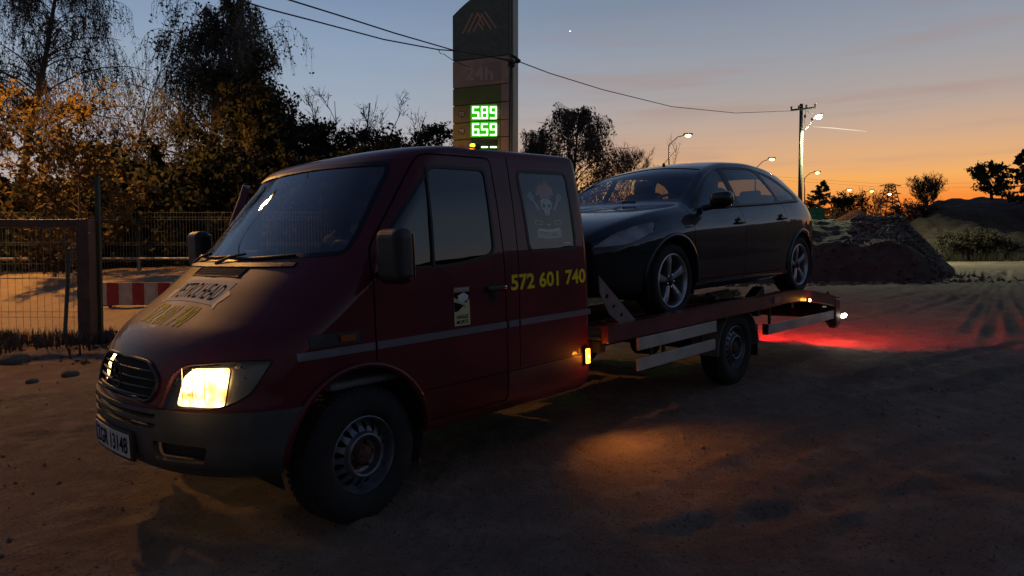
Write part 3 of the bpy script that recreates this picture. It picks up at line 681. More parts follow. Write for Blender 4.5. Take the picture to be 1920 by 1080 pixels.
TREES = [
 # name,label,px,D,top y,R,kw
 ('birch_tree', 'airy birch with drooping purplish twigs at the left edge of the picture', 22, 21.5, -190, 3.1, dict(kind='birch', nb=60, ns=10, nt=8, leaf=.075, nl=4, lm='leaf_brown', bm_='bark', r0=.17, f0=.3, lean=(.06, -.06, 0))),
 ('maple_tree', 'small tree with amber lit leaves beside the left birch', 98, 19.0, 150, 2.3, dict(nb=26, ns=8, nt=6, leaf=.13, nl=4, lm='leaf_warm', r0=.10, f0=.12, bm_='bark_lit')),
 ('maple_tree', 'low amber lit shrub tree overhanging the mesh fence', 165, 15.4, 262, 1.35, dict(nb=18, ns=8, nt=6, leaf=.12, nl=4, lm='leaf_warm', r0=.07, f0=.1, bm_='bark_lit')),
 ('bare_tree', 'pale thin bare tree between the amber tree and the big birch', 222, 30, 120, 3.0, dict(kind='bare', nb=30, ns=8, nt=5, leaf=.05, nl=1, lm='leaf_brown', r0=.12, f0=.25)),
 ('birch_tree', 'tallest weeping birch with its top out of the picture', 368, 22, -75, 2.7, dict(kind='birch', nb=58, ns=10, nt=8, leaf=.10, nl=4, lm='leaf_birch', bm_='bark_birch', r0=.2, f0=.2)),
 ('birch_tree', 'second weeping birch trunk close on the right of the tallest one', 432, 23, 10, 2.2, dict(kind='birch', nb=40, ns=9, nt=8, leaf=.10, nl=4, lm='leaf_birch', bm_='bark_birch', r0=.14, f0=.2)),
 ('leafy_tree', 'dense dark leafy tree right of the birches', 492, 22, 125, 1.75, dict(nb=44, ns=9, nt=6, leaf=.15, nl=5, lm='leaf_dark', r0=.16, f0=.1)),
 ('leafy_tree', 'rounded dark tree sloping down towards the cab roof', 548, 23, 190, 1.5, dict(nb=30, ns=9, nt=6, leaf=.14, nl=4, lm='leaf_dark', r0=.12, f0=.1)),
 ('leafy_tree', 'low dark bush tree directly above the windscreen', 635, 24, 232, 1.7, dict(nb=44, ns=9, nt=7, leaf=.14, nl=5, lm='leaf_dark', r0=.08, f0=.05, stems=3)),
 ('leafy_tree', 'loose round leafed bush left of the price sign', 785, 24, 226, 1.45, dict(nb=40, ns=9, nt=7, leaf=.13, nl=4, lm='leaf_dark', r0=.08, f0=.08, stems=3)),
 ('leafy_tree', 'low dark bush between the bare shoots and the round leafed bush', 712, 25, 256, 1.7, dict(nb=44, ns=9, nt=7, leaf=.13, nl=4, lm='leaf_dark', r0=.08, f0=.05, stems=3)),
 ('leafy_tree', 'low dark bush close behind the price sign', 845, 26, 254, 1.4, dict(nb=36, ns=9, nt=7, leaf=.13, nl=4, lm='leaf_dark', r0=.08, f0=.05, stems=3)),
 ('leafy_tree', 'low dark bush at the foot of the rounded dark tree', 585, 23.5, 246, 1.2, dict(nb=36, ns=9, nt=7, leaf=.13, nl=5, lm='leaf_dark', r0=.08, f0=.05, stems=3)),
 ('leafy_tree', 'low dark bush just left of the thin leaning pole', 668, 24.6, 250, 1.2, dict(nb=36, ns=9, nt=7, leaf=.13, nl=5, lm='leaf_dark', r0=.08, f0=.05, stems=3)),
 ('sapling', 'spray of tall bare shoots fanning out above the bushes', 642, 24.5, 168, 1.3, dict(kind='shoots', nb=24, ns=5, nt=4, leaf=.07, nl=1, lm='leaf_brown', r0=.085, f0=.45, stems=7, twr=.009)),
 ('sapling', 'smaller spray of bare shoots nearer the price sign', 728, 24.5, 212, 1.1, dict(kind='shoots', nb=24, ns=5, nt=4, leaf=.07, nl=1, lm='leaf_brown', r0=.08, f0=.45, stems=6, twr=.009)),
 ('willow_tree', 'broad thin leaved tree right of the price sign', 1052, 36, 200, 3.2, dict(kind='birch', nb=64, ns=9, nt=7, leaf=.13, nl=4, lm='leaf_brown', r0=.17, f0=.15)),
 ('willow_tree', 'narrow thin leaved tree just beside the price sign', 990, 35, 236, 2.0, dict(kind='birch', nb=44, ns=8, nt=7, leaf=.12, nl=4, lm='leaf_brown', r0=.12, f0=.12)),
 ('bare_tree', 'twiggy round bare tree above the black car bonnet', 1168, 40, 292, 2.0, dict(kind='bare', nb=60, ns=8, nt=6, leaf=.06, nl=1, lm='leaf_brown', r0=.11, f0=.15, twr=.010)),
 ('sapling', 'single thin bare sapling by the first street lamp', 1238, 42, 268, 1.0, dict(kind='shoots', nb=7, ns=3, nt=2, leaf=.05, nl=1, lm='leaf_brown', r0=.05, f0=.4, twr=.008)),
 ('spruce_tree', 'dark spruce behind the green road sign', 1538, 74, 340, 3.4, dict(kind='spruce', nb=110, ns=10, nt=3, leaf=.17, nl=3, lm='needle', r0=.16, f0=.08)),
 ('leafy_tree', 'dark round tree right of the spruce against the sunset', 1583, 76, 364, 2.7, dict(nb=34, ns=8, nt=5, leaf=.25, nl=3, lm='leaf_dark', r0=.2, f0=.1)),
 ('bare_tree', 'faint bare tree between two street lamps behind the cone shaped heap', 1628, 84, 372, 3.2, dict(kind='bare', nb=34, ns=8, nt=5, leaf=.1, nl=1, lm='leaf_brown', r0=.15, f0=.1, twr=.018)),
 ('bare_tree', 'fan shaped bare tree on the skyline right of the pylon', 1738, 66, 347, 1.8, dict(kind='bare', nb=44, ns=9, nt=6, leaf=.12, nl=1, lm='leaf_brown', r0=.13, f0=.12, stems=3, twr=.016)),
 ('leafy_tree', 'ragged leafy tree on top of the soil bank', 1856, 52, 303, 1.25, dict(nb=26, ns=8, nt=5, leaf=.20, nl=3, lm='leaf_dark', r0=.12, f0=.1)),
 ('spruce_tree', 'conifer cut by the right edge of the picture', 1918, 50, 283, 2.4, dict(kind='spruce', nb=60, ns=9, nt=3, leaf=.22, nl=2, lm='needle', r0=.13, f0=.1)),
]
for i, (nm, lb, px_, D_, ty, R_, kw) in enumerate(TREES):
    dz = 0
    if px_ > 1700: dz = {1738: 2.2, 1856: 3.6, 1918: 3.4}[px_] if D_ < 70 else 0
    b = tb(px_, D_, dz-.05); tree(nm, lb, b, ht(ty, D_, b)-R_*(TOPK.get(kw.get('kind', 'round'), 0) if kw.get('stems', 1) == 1 else .15), R_, 100+i, cat='sapling' if nm == 'sapling' else 'tree', **kw)
# hedge-like undergrowth: each shrub its own thing
SH = [(-60, 18.6, 330, 1.5), (15, 19.2, 320, 1.6), (85, 18.4, 345, 1.4), (160, 20, 330, 1.5), (232, 19.5, 262, 1.7), (300, 20.5, 262, 1.6), (365, 19.8, 300, 1.5), (430, 20.4, 280, 1.6), (495, 20, 300, 1.5), (560, 21, 285, 1.6), (625, 22, 300, 1.5), (900, 25, 300, 1.6), (960, 27, 300, 1.8)]
SHL = ['dark shrub left of the picture edge behind the gate', 'dark shrub behind the left part of the gate', 'dark shrub under the small amber lit tree', 'dark shrub behind the tall thin post', 'dark shrub filling the gap under the pale bare tree', 'dark shrub left of the tallest birch trunk', 'dark shrub hiding the foot of the tallest birch', 'dark shrub behind the passenger mirror', 'dark shrub behind the open cab door', 'dark shrub above the bonnet corner of the windscreen', 'dark shrub just over the cab roof edge', 'dark shrub hidden behind the price sign base', 'dark shrub right of the price sign base']
for i, ((px_, D_, ty, R_), lb) in enumerate(zip(SH, SHL)):
    b = tb(px_, D_, -.05); tree('shrub', lb, b, max(1.3, ht(ty, D_, b)-R_*.45), R_, 300+i, nb=34, ns=8, nt=6, leaf=.17, nl=6, lm='leaf_dark', r0=.06, f0=.02, stems=4, cat='shrub', group='undergrowth behind the mesh fence')
for i, (px_, D_, ty, R_, lb) in enumerate(((1692, 62, 398, 1.6, 'reddish twiggy bush at the foot of the pylon gap'), (1715, 56, 402, 1.5, 'low twiggy bush on the left end of the soil bank'), (1560, 70, 405, 1.5, 'low dark bush under the green road sign'), (1655, 72, 405, 1.6, 'low bush right of the cone shaped heap'), (1792, 38.5, 448, .8, 'dark round bush at the left foot of the gravel heap'), (1822, 39, 441, 1.1, 'largest dark bush at the foot of the gravel heap'), (1858, 39, 452, .9, 'dark bush at the right end of the bushes below the gravel heap'), (1905, 40, 462, .8, 'small dark bush by the right edge of the picture'))):
    b = tb(px_, D_, 1.0 if px_ == 1715 else -.05); tree('bush', lb, b, max(.8, ht(ty, D_, b)), R_, 400+i, nb=24, ns=7, nt=5, leaf=.15, nl=3, lm='leaf_dull' if D_ < 42 else 'leaf_brown', r0=.05, f0=.02, stems=4, cat='bush', twr=.010 if D_ < 42 else .015)
# weeds
def tufts(name, label, n, pick, zf, hh, m):
    vs = []; fs = []
    for k in range(n):
        s, D = pick(); x, y = SD(s, D); z = zf(s, D, x, y)
        for b in range(6):
            a = random.uniform(0, 6.3); l = random.uniform(*hh); w = .006+.004*random.random(); dx, dy = math.cos(a), math.sin(a); lean_ = random.uniform(.1, .6)*l; o = len(vs)
            vs += [(x-dy*w, y+dx*w, z), (x+dy*w, y-dx*w, z), (x+dx*lean_*.4+dy*w*.7, y+dy*lean_*.4-dx*w*.7, z+l*.6), (x+dx*lean_*.4-dy*w*.7, y+dy*lean_*.4+dx*w*.7, z+l*.6), (x+dx*lean_, y+dy*lean_, z+l)]
            fs += [(o, o+1, o+2, o+3), (o+3, o+2, o+4)]
    o = mesh_from(vs, fs, name, m, None, kind='stuff'); o['label'] = label; o['category'] = 'weeds'; return o
tufts('weeds', 'dry weeds and grass along the foot of the gate', 900, lambda: (random.uniform(-10, -4.6), random.gauss(10.2, .45)), zg, (.05, .28), M['leaf_brown'])
tufts('mound_weeds', 'scrubby weeds on the end slope of the earth mound', 90, lambda: (random.uniform(10.8, 13.2), random.gauss(20.5, .9)), lambda s, D, x, y: max(zm1(s, D, x, y), zg(s, D, x, y)), (.06, .30), M['leaf_brown'])
tufts('bank_weeds', 'low dark scrub at the foot of the gravel heap', 420, lambda: (random.gauss(26.0, 1.7), random.gauss(38.8, 1.0)), lambda s, D, x, y: zg(s, D, x, y)-.05, (.15, .8), M['leaf_dull'])

# ================================================================== FENCES
M['brownpaint'] = mat('brown_painted_steel', (.10, .045, .026), .5, .1, noise=.3, nscale=6, bump=.1)
M['wire'] = mat('grey_wire', (.20, .21, .19), .45, .5)
M['greenpost'] = mat('dark_green_post', (.035, .055, .035), .45, .2)
def onground(px_, D): p = at(px_, 490, D); return p[0], p[1], float(hfun(np.array([p[0]]), np.array([p[1]]), False)[0])
def wpt(px_, py_, D): return tuple(at(px_, py_, D))
def wire_panel(parent, A, B, z0, z1, step, zs_, r=.0032):
    mb = MB(); A = Vector(A); B = Vector(B); d = B-A; n = int(d.length/step)
    nn = Vector((-d.y, d.x, 0)).normalized()
    for i in range(n+1):
        p = A+d*(i/n); mb.tube([(p.x, p.y, z0(i/n) if callable(z0) else z0), (p.x, p.y, z1)], r, 4, caps=False)
    o = mb.build('mesh_wires', M['wire'], parent, kind='stuff', fixn=False)
    for z in zs_:
        q = A.copy(); MB().tube([(A.x+nn.x*.004, A.y+nn.y*.004, z), (B.x+nn.x*.004, B.y+nn.y*.004, z)], r*1.3, 4).build('horizontal_wire', M['wire'], parent)
gA = at(-150, 490, 10.4); gB = at(150, 490, 10.4); gz = float(hfun(np.array([gB[0]]), np.array([gB[1]]), False)[0])
gate = thing('gate', 'brown framed mesh gate standing at the left of the yard', 'gate')
top = wpt(150, 419, 10.4)[2]
MB().box(((gA[0]+gB[0])/2, (gA[1]+gB[1])/2, top), (math.dist(gA[:2], gB[:2]), .10, .12), Matrix.Rotation(math.atan2(gB[1]-gA[1], gB[0]-gA[0]), 3, 'Z')).build('top_rail', M['brownpaint'], gate, bevel=.01)
pp_ = at(162, 490, 10.35)
MB().box((pp_[0], pp_[1], (top+.06+gz-.2)/2), (.19, .19, top+.06-gz+.2), Matrix.Rotation(YAW, 3, 'Z')).build('gate_post', M['brownpaint'], gate, bevel=.012)
MB().lathe([(0, -.02), (.018, -.012), (.018, .0)], tuple(wpt(168, 436, 10.2)), 'Z', 8).build('bolt', M['chrome'], gate)
wire_panel(gate, gA, gB, gz-.02, top-.05, .105, [gz+.42, gz+.50, gz+1.0, gz+1.08, gz+1.55])
lp = thing('leaning_post', 'thin dark post leaning against the mesh left of the brown gate post', 'post')
a_, b_ = wpt(130, 468, 10.6), wpt(121, 645, 10.2); MB().tube([b_, a_], .028, 10).build('post_shaft', M['greenpost'], lp); MB().lathe([(0, .03), (.034, .02), (.034, -.02)], a_, 'Z', 10).build('post_cap', M['greenpost'], lp)
tp = thing('fence_post', 'tall thin green edged post right of the brown gate post', 'post')
x, y, z = onground(186, 10.5); MB().box((x, y, (z-.2+wpt(186, 332, 10.5)[2])/2), (.06, .06, wpt(186, 332, 10.5)[2]-z+.2), Matrix.Rotation(YAW, 3, 'Z')).build('post_shaft', M['greenpost'], tp, bevel=.006); MB().box((x, y, wpt(186, 331, 10.5)[2]), (.07, .07, .02), Matrix.Rotation(YAW, 3, 'Z')).build('post_cap', M['greenpost'], tp)
bf = thing('mesh_fence', 'long grey wire mesh fence in front of the trees', 'fence')
pxs = [-160, 0, 130, 262, 392, 520, 650, 780]
for a, b in zip(pxs[:-1], pxs[1:]):
    A_, B_ = at(a, 490, 16.5), at(b, 490, 16.5); z = float(hfun(np.array([A_[0]]), np.array([A_[1]]), False)[0]); z2 = wpt(300, 396, 16.5)[2]
    wire_panel(bf, A_, B_, z-.05, z2, .075, [z2-.03, z2-.14, z2-.20, z2-.75, z2-.80, z+.30, z+.10])
for a in pxs:
    x, y, z = onground(a, 16.55); MB().box((x, y, (z-.2+wpt(300, 396, 16.5)[2])/2), (.05, .05, wpt(300, 396, 16.5)[2]-z+.25), Matrix.Rotation(YAW, 3, 'Z')).build('fence_post', M['greenpost'], bf)
gr_ = thing('guard_rail', 'grey pipe rail running low along the mesh fence', 'rail')
A_, B_ = wpt(-160, 486, 16.0), wpt(700, 484, 16.0); MB().tube([A_, B_], .035, 8).build('rail_pipe', M['galv'], gr_)
for a in (-60, 100, 260, 420, 580): 
    x, y, z = onground(a, 16.0); MB().tube([(x, y, z-.1), (x, y, A_[2])], .03, 8).build('rail_post', M['galv'], gr_)
kb = thing('kerb_wall', 'low pale concrete edge wall under the striped board', 'wall')
A_, B_ = at(188, 490, 13.9), at(480, 490, 13.9)
MB().box(((A_[0]+B_[0])/2, (A_[1]+B_[1])/2, .42), (math.dist(A_[:2], B_[:2]), .25, .50), Matrix.Rotation(YAW-PI/2, 3, 'Z')).build('concrete_edge', mat('old_concrete', (.30, .25, .19), .85, noise=.3, nscale=3, bump=.3, bscale=30), kb, bevel=.02)
rbw = thing('striped_barrier', 'white barrier board with red vertical stripes behind the bonnet', 'barrier')
zA, zB = wpt(250, 530, 13.6)[2], wpt(250, 572, 13.6)[2]; Rz = Matrix.Rotation(YAW-PI/2, 3, 'Z')
def brd(p0, p1, D, dz0, dz1, th, nm, m, par, **k):
    a, b = at(p0, 490, D), at(p1, 490, D); MB().box(((a[0]+b[0])/2, (a[1]+b[1])/2, (dz0+dz1)/2), (math.dist(a[:2], b[:2]), th, dz1-dz0), Rz).build(nm, m, par, **k)
brd(190, 470, 13.6, zB, zA, .03, 'barrier_board', mat('faded_white_paint', (.42, .36, .29), .6, noise=.2), rbw, bevel=.004)
for k in range(6): brd(199+k*48, 221+k*48, 13.582, zB+.002, zA-.002, .012, 'red_stripe', mat('faded_red_paint', (.30, .02, .015), .55, noise=.15), rbw)
for p in (205, 330, 455):
    x, y, z = onground(p, 13.66); MB().box((x, y, (z-.1+zA)/2), (.05, .05, zA-z+.1), Rz).build('barrier_post', M['greenpost'], rbw)

# ================================================================== PRICE SIGN
PS_ = thing('price_sign', 'tall petrol station price totem with glowing green digits', 'sign')
DL, DR = 17.30, 16.74
def fD(px_): return DL+(DR-DL)*(px_-850)/104
PL, PR = at(850, 490, DL), at(954, 490, DR); U = Vector((PR[0]-PL[0], PR[1]-PL[1], 0)); Wd = U.length; U.normalize(); Nf = Vector((U.y, -U.x, 0))   # towards the viewer
if Nf.dot(Vector((CAM[0]-PL[0], CAM[1]-PL[1], 0))) < 0: Nf = -Nf
def tz(y, px_=850): return float(at(px_, y, fD(px_))[2])
def tot(px_, py_, off=0.0):
    p = at(px_, py_, fD(px_)); return tuple(Vector(p)+Nf*off)
def uz(u, z, off): return tuple(Vector((PL[0], PL[1], 0))+U*u+Nf*off+Vector((0, 0, z)))
M['sg_dark'] = mat('dark_green_panel', (.085, .10, .065), .4, coat=.2, noise=.2); M['sg_tan'] = mat('faded_tan_panel', (.46, .31, .22), .5, noise=.15, nscale=2)
M['sg_green'] = mat('olive_green_panel', (.15, .19, .035), .5, noise=.12, nscale=2); M['sg_side'] = mat('grey_side_panel', (.17, .20, .16), .5, .2); M['sg_olive'] = mat('olive_tan_panel', (.25, .22, .07), .5, noise=.12, nscale=2)
M['sg_logo'] = mat('dull_orange_logo', (.50, .27, .15), .5); M['led_bg'] = emis('green_display_window', (.06, .80, .01), .42)
zb_ = [tz(v) for v in (115.3, 166.7, 199.4, 232, 263.3, 294.8, 326.3)]
dep = .36
def panel(z0, z1, m, nm='panel', u0=.0, u1=None, off=0.0, d=dep, par=PS_, **k):
    u1 = Wd if u1 is None else u1
    MB().prism([(u0, z0), (u1, z0), (u1, z1), (u0, z1)], off, off-d, lambda a, b, h: uz(a, b, h)).build(nm, m, par, bevel=.008, **k)
g_ = .012
panel(zb_[1]+g_, zb_[0]-g_, M['sg_tan'])
panel(zb_[2]+g_, zb_[1]-g_, M['sg_green'], u1=Wd*.86); panel(zb_[2]+g_, zb_[1]-g_, M['sg_tan'], u0=Wd*.86+.004)
for i in (2, 3, 4, 5):
    panel(zb_[i+1]+g_, zb_[i]-g_, M['sg_olive'], u1=Wd*.86); panel(zb_[i+1]+g_, zb_[i]-g_, M['sg_tan'], u0=Wd*.86+.004)
panel(1.9, zb_[6]-g_, M['sg_green']); 
gz_ = onground(905, 17)[2]
panel(gz_-.3, 1.9, M['sg_side'], 'plinth', u0=.15, u1=Wd-.15, off=-.05, d=.26)
panel(1.0, zb_[0]+1.0, M['sg_side'], 'core', u0=.02, u1=Wd+.05, off=-.03, d=.30)
tpz = [(0, zb_[0]+g_), (Wd, zb_[0]+g_)]+[(Wd*(1-q), tz(30)+.62*(1-(q)**2.0)) for q in np.linspace(0, 1, 9)]
MB().prism(tpz, 0, -dep, lambda a, b, h: uz(a, b, h)).build('top_panel', M['sg_dark'], PS_, bevel=.008)
for a, b in ((0, .05), (.065, .10)): MB().prism([(Wd+a+.008, 1.0), (Wd+b+.008, 1.0), (Wd+b+.008, tz(30)+.62), (Wd+a+.008, tz(30)+.62)], -.02, -dep+.02, lambda u, v, h: uz(u, v, h)).build('side_strip', M['sg_side'], PS_)
def stroke(p, q, w, m, off=.010, nm='logo_stroke'):
    a, b = Vector(tot(*p, 0)), Vector(tot(*q, 0)); d = (b-a).normalized(); s = d.cross(Nf)*w
    MB().add([tuple(a+s+Nf*off), tuple(b+s+Nf*off), tuple(b-s+Nf*off), tuple(a-s+Nf*off), tuple(a+s-Nf*.001), tuple(b+s-Nf*.001), tuple(b-s-Nf*.001), tuple(a-s-Nf*.001)], [(0, 1, 2, 3), (0, 4, 5, 1), (1, 5, 6, 2), (2, 6, 7, 3), (3, 7, 4, 0)]).build(nm, m, PS_)
c7 = lambda x, y: (760+x/3.6, y/3.6)
for p, q in (((388, 228), (455, 92)), ((424, 222), (490, 88)), ((460, 216), (512, 110)), ((488, 84), (530, 172)), ((490, 150), (527, 203)), ((512, 92), (580, 200)), ((535, 76), (614, 190))): stroke(c7(*p), c7(*q), .022, M['sg_logo'], .010+.001*random.random())
def sign_text(s, pc, w_px, h_px, m, off=.012, bold=.02, sx=1, sh=0, nm='lettering'):
    vf = fit(text2d(s, 1, bold, sx, sh), w_px, h_px); MB().add([tot(pc[0]+u, pc[1]-v, off) for u, v in vf[0]], vf[1]).build(nm, m, PS_, fixn=False)
M['sg_faint'] = mat('faint_lettering', (.18, .15, .09), .5); M['sg_faint2'] = mat('faded_numeral', (.65, .50, .36), .5); M['sg_sq'] = mat('faded_square', (.32, .23, .18), .5)
sign_text('IN', c7(600, 292), 12, 8, M['sg_faint'])
def quad(pts, m, off, nm): MB().prism([(0, 0)]*0+[p for p in pts], off, off-.006, lambda u, v, h: tot(u, v, h)).build(nm, m, PS_)
quad([c7(525, 425), c7(640, 415), c7(650, 540), c7(530, 552)], M['sg_sq'], .012, 'faded_square')
sign_text('24h', c7(500, 495), 52, 25, mat('faded_24h', (.56, .40, .30), .5), .016)
lh = {'A': ((0, 1), (1, 1)), 'B': ((1, 1), (1, .5)), 'C': ((1, .5), (1, 0)), 'D': ((0, 0), (1, 0)), 'E': ((0, .5), (0, 0)), 'F': ((0, 1), (0, .5)), 'G': ((0, .5), (1, .5))}
SEG = {'5': 'AFGCD', '8': 'ABCDEFG', '9': 'ABCDFG', '6': 'AFGECD', '-': 'G'}
def digits(s, x0, yc, h=20.5, w=10.0, pitch=16.6, dot=True):
    for i, c in enumerate(s):
        for k in SEG[c]:
            (a, b), (c_, d) = lh[k]; lx = x0+i*pitch+.5
            p = (lx+a*w, yc+h/2-b*h); q = (lx+c_*w, yc+h/2-d*h)
            ov = .9
            if k in 'ADG': p = (p[0]-ov, p[1]); q = (q[0]+ov, q[1])
            stroke(p, q, .0155, M['green_hot'], .024+.0015*'ABCDEFG'.index(k)*.3, 'led_segment')
    if dot: stroke((x0+pitch-3.2, yc+h/2-1), (x0+pitch-3.2, yc+h/2+1.6), .018, M['green_hot'], .026, 'led_point')
for (yc, s, n, dt_) in ((211.5, '589', '95', True), (243, '659', '98', True), (276, '---', '', False)):
    quad([(883, yc-14), (932, yc-15), (932, yc+13.5), (883, yc+14.5)], M['led_bg'] if dt_ else mat('dim_display', (.02, .06, .02), .4), .016, 'display_window')
    digits(s, 887, yc, dot=dt_)
    if n:
        MB().add([tot(866+6.2*math.cos(a), yc+2.5+6.6*math.sin(a), .014) for a in np.linspace(0, 2*PI, 25)[:-1]], [tuple(range(24))]).build('grade_disc', M['sg_dark'], PS_, fixn=False)
        sign_text(n, (866, yc+2.5), 9.5, 7.5, M['sg_faint2'], .018)
    else: MB().add([tot(866+6*math.cos(a), yc+1+6*math.sin(a), .014) for a in np.linspace(0, 2*PI, 25)[:-1]], [tuple(range(24))]).build('grade_disc', mat('red_grade_disc', (.35, .07, .03), .5), PS_, fixn=False)
TRX = (.9, .6); gp_ = Vector(tot(908, 236, .35)); light('display_light', 'SPOT', tuple(gp_), 110, (.15, 1, .05), PS_, .3, spot=70, blend=.9, rot=tuple(Vector((TRX[0], TRX[1], 1.7))-gp_))

# ================================================================== POLE, LAMPS, PYLON
M['wood'] = mat('old_wooden_pole', (.05, .045, .034), .85, noise=.3, nscale=5, bump=.5, bscale=25)
UP = thing('utility_pole', 'old utility pole with crossarm and one white lamp lit', 'utility pole')
bx, by, bz = onground(1499, 36); tp_ = wpt(1502.5, 195, 36)
MB().tube([(bx, by, bz-.4), tp_], [.135, .085], 14).build('pole_shaft', M['wood'], UP, smooth=True)
ca, cb = wpt(1483, 206.5, 35.9), wpt(1529.5, 201.5, 35.9)
MB().tube([ca, cb], .05, 6).build('crossarm', M['wood'], UP)
for f in (.02, .32, .62, .98):
    p = Vector(ca).lerp(Vector(cb), f); MB().lathe([(0, .16), (.05, .15), (.06, .10), (.035, .07), (.05, .03), (.02, 0)], tuple(p+Vector((0, 0, .03))), 'Z', 10).build('insulator', M['galv'], UP, smooth=True)
MB().tube([wpt(1508, 244, 35.9), wpt(1523, 228, 35.9)], .03, 7).build('lamp_arm', M['galv'], UP)
MB().tube([wpt(1509, 206, 35.9), wpt(1522, 213, 35.9)], .02, 5).build('arm_stay', M['galv'], UP)
MB().tube([wpt(1510, 208, 35.8), wpt(1511, 217, 35.8), wpt(1508, 226, 35.8), wpt(1510, 236, 35.8)], .012, 5).lathe([(0, .1), (.06, .06), (.06, -.06), (0, -.1)], wpt(1509.5, 218, 35.8), 'Z', 8).build('drop_cable', M['frame'], UP)
LPx = Vector(wpt(1532, 219, 35.9)); dR = Vector((*RT[:2], 0))
MB().box(tuple(LPx), (.62, .26, .13), Matrix.Rotation(math.atan2(dR.y, dR.x), 3, 'Z') @ Matrix.Rotation(-.45, 3, 'Y')).build('lamp_head', M['galv'], UP, bevel=.04)
lv = MB().lathe([(0, .10), (.10, .08), (.15, 0), (.10, -.07), (0, -.09)], (0, 0, 0), 'Z', 16); lo_ = lv.build('lamp_bowl', M['led'], UP, smooth=True); lo_.location = tuple(LPx+Vector((0, 0, -.05))-Vector((*FW[:2], 0))*.12+dR*.02)
light('pole_lamp_light', 'SPOT', tuple(LPx+Vector((0, 0, -.25))), 6500, (.92, 1, .58), UP, .12, spot=154, blend=.4, rot=(RT[0]*.22-FW[0]*.12, RT[1]*.22-FW[1]*.12, -1))
for lb, pts in (('upper overhead cable sagging from the utility pole past the price sign', [(1482, 208, 35.9), (1380, 212, 31), (1260, 200, 26), (1130, 168, 21), (1030, 137, 18), (972, 115, 15.8), (910, 105, 15.2), (850, 94, 14.2), (740, 62, 12.6), (640, 30, 11.4), (537, -2, 10.4), (200, -140, 8)]),
                ('lower overhead cable running up to the left from the price sign', [(970, 118, 15.8), (905, 103, 15.3), (850, 95, 14.6), (822, 93, 14.2), (720, 74, 13.2), (600, 42, 12), (500, 16, 11), (440, -3, 10.4), (100, -150, 8)])):
    P = [Vector(wpt(*p)) for p in pts]
    o = MB().tube(P, .013, 5).build('overhead_cable', M['frame'], None, smooth=True); tag(o, lb, 'cable')
o = MB().tube([wpt(*p) for p in ((822, 93, 14.2), (826, 101, 14.3), (832, 101, 14.4), (840, 107, 14.6), (852, 115, 14.9), (882, 127, 15.2))], .007, 4).build('loose_cable', M['frame']); tag(o, 'thin loose cable end curling down in front of the price sign', 'cable')
cl_ = thing('cable_clamp', 'dark dead-end cable clamp beside the price sign edge', 'clamp')
MB().tube([wpt(957, 103, 16.0), wpt(966, 108, 15.9), wpt(973, 115, 15.8)], [.03, .035, .05], 8).build('clamp_body', M['frame'], cl_); MB().tube([wpt(958, 116, 16.3), wpt(962, 118, 16.2), wpt(972, 116, 15.8)], .02, 6).lathe([(0, .09), (.08, .05), (.08, -.05), (0, -.09)], wpt(959, 121, 16.3), 'Z', 10).build('clamp_arm', M['frame'], cl_)
MB().tube([wpt(959, 121, 16.4), wpt(957, 150, 16.4), wpt(956, 200, 16.4), wpt(956, 270, 16.4)], .012, 4).build('clamp_cable', M['frame'], cl_)
LAMPS = [(1290, 253.5, 1254.5, 272, 48), (1447, 298, 1416, 317, 59), (1532.3, 323.2, 1508.5, 334, 68), (1592.4, 355.7, 1572.5, 366, 84), (1634.5, 358, 1617, 368, 87), (1667.8, 363.7, 1651, 372, 92)]
LL = ['nearest lit street lamp, above the black car roof', 'lit street lamp between the car and the utility pole', 'lit street lamp just right of the utility pole', 'lit street lamp right of the spruce', 'lit street lamp over the cone shaped heap', 'farthest lit street lamp, beside the pylon']
for (lx, ly, qx, qy, D_), lb in zip(LAMPS, LL):
    t_ = thing('street_lamp', lb, 'street lamp', group='street lamps along the road')
    x, y, z = onground(qx, D_); a, b = Vector(wpt(qx, qy, D_)), Vector(wpt(lx, ly, D_))
    MB().tube([(x, y, z-.3), tuple(a)], [.09, .055], 8).build('lamp_post', M['galv'], t_)
    MB().tube([a, a.lerp(b, .45)+Vector((0, 0, .25)), b-Vector((*RT[:2], 0))*.2], .035, 6).build('lamp_bracket', M['galv'], t_)
    MB().box(tuple(b+Vector((0, 0, .06))), (.62, .28, .14), Matrix.Rotation(math.atan2(RT[1], RT[0]), 3, 'Z')).build('lamp_housing', M['galv'], t_, bevel=.04)
    MB().lathe([(0, .03), (.16, .0), (.20, -.05), (.10, -.12), (0, -.13)], tuple(b+Vector((0, 0, -.01))-Vector((*FW[:2], 0))*.03), 'Z', 12).build('lamp_bowl', M['sodium'], t_, smooth=True)
    light('street_light', 'SPOT', tuple(b-Vector((0, 0, .25))), 900, (1, .5, .14), t_, .15, spot=150, blend=.6, rot=(0, 0, -1))
# the street lamp whose light falls on the fence side of the yard
t_ = thing('street_lamp', 'sodium street lamp standing beyond the gate, left of the picture', 'street lamp', group='street lamps along the road')
b = Vector(tuple(at(-66, 490, 14.8))); b.z = 8.6; zz = float(hfun(np.array([b.x]), np.array([b.y]), False)[0])
MB().tube([(b.x-2.2*RT[0], b.y-2.2*RT[1], zz-.3), (b.x-2.2*RT[0], b.y-2.2*RT[1], 8.2)], [.10, .06], 8).build('lamp_post', M['galv'], t_)
MB().tube([(b.x-2.2*RT[0], b.y-2.2*RT[1], 8.2), (b.x-.8*RT[0], b.y-.8*RT[1], 8.7), (b.x, b.y, 8.75)], .04, 6).build('lamp_bracket', M['galv'], t_)
MB().box((b.x, b.y, b.z+.08), (.7, .32, .15), Matrix.Rotation(math.atan2(RT[1], RT[0]), 3, 'Z')).build('lamp_housing', M['galv'], t_, bevel=.04)
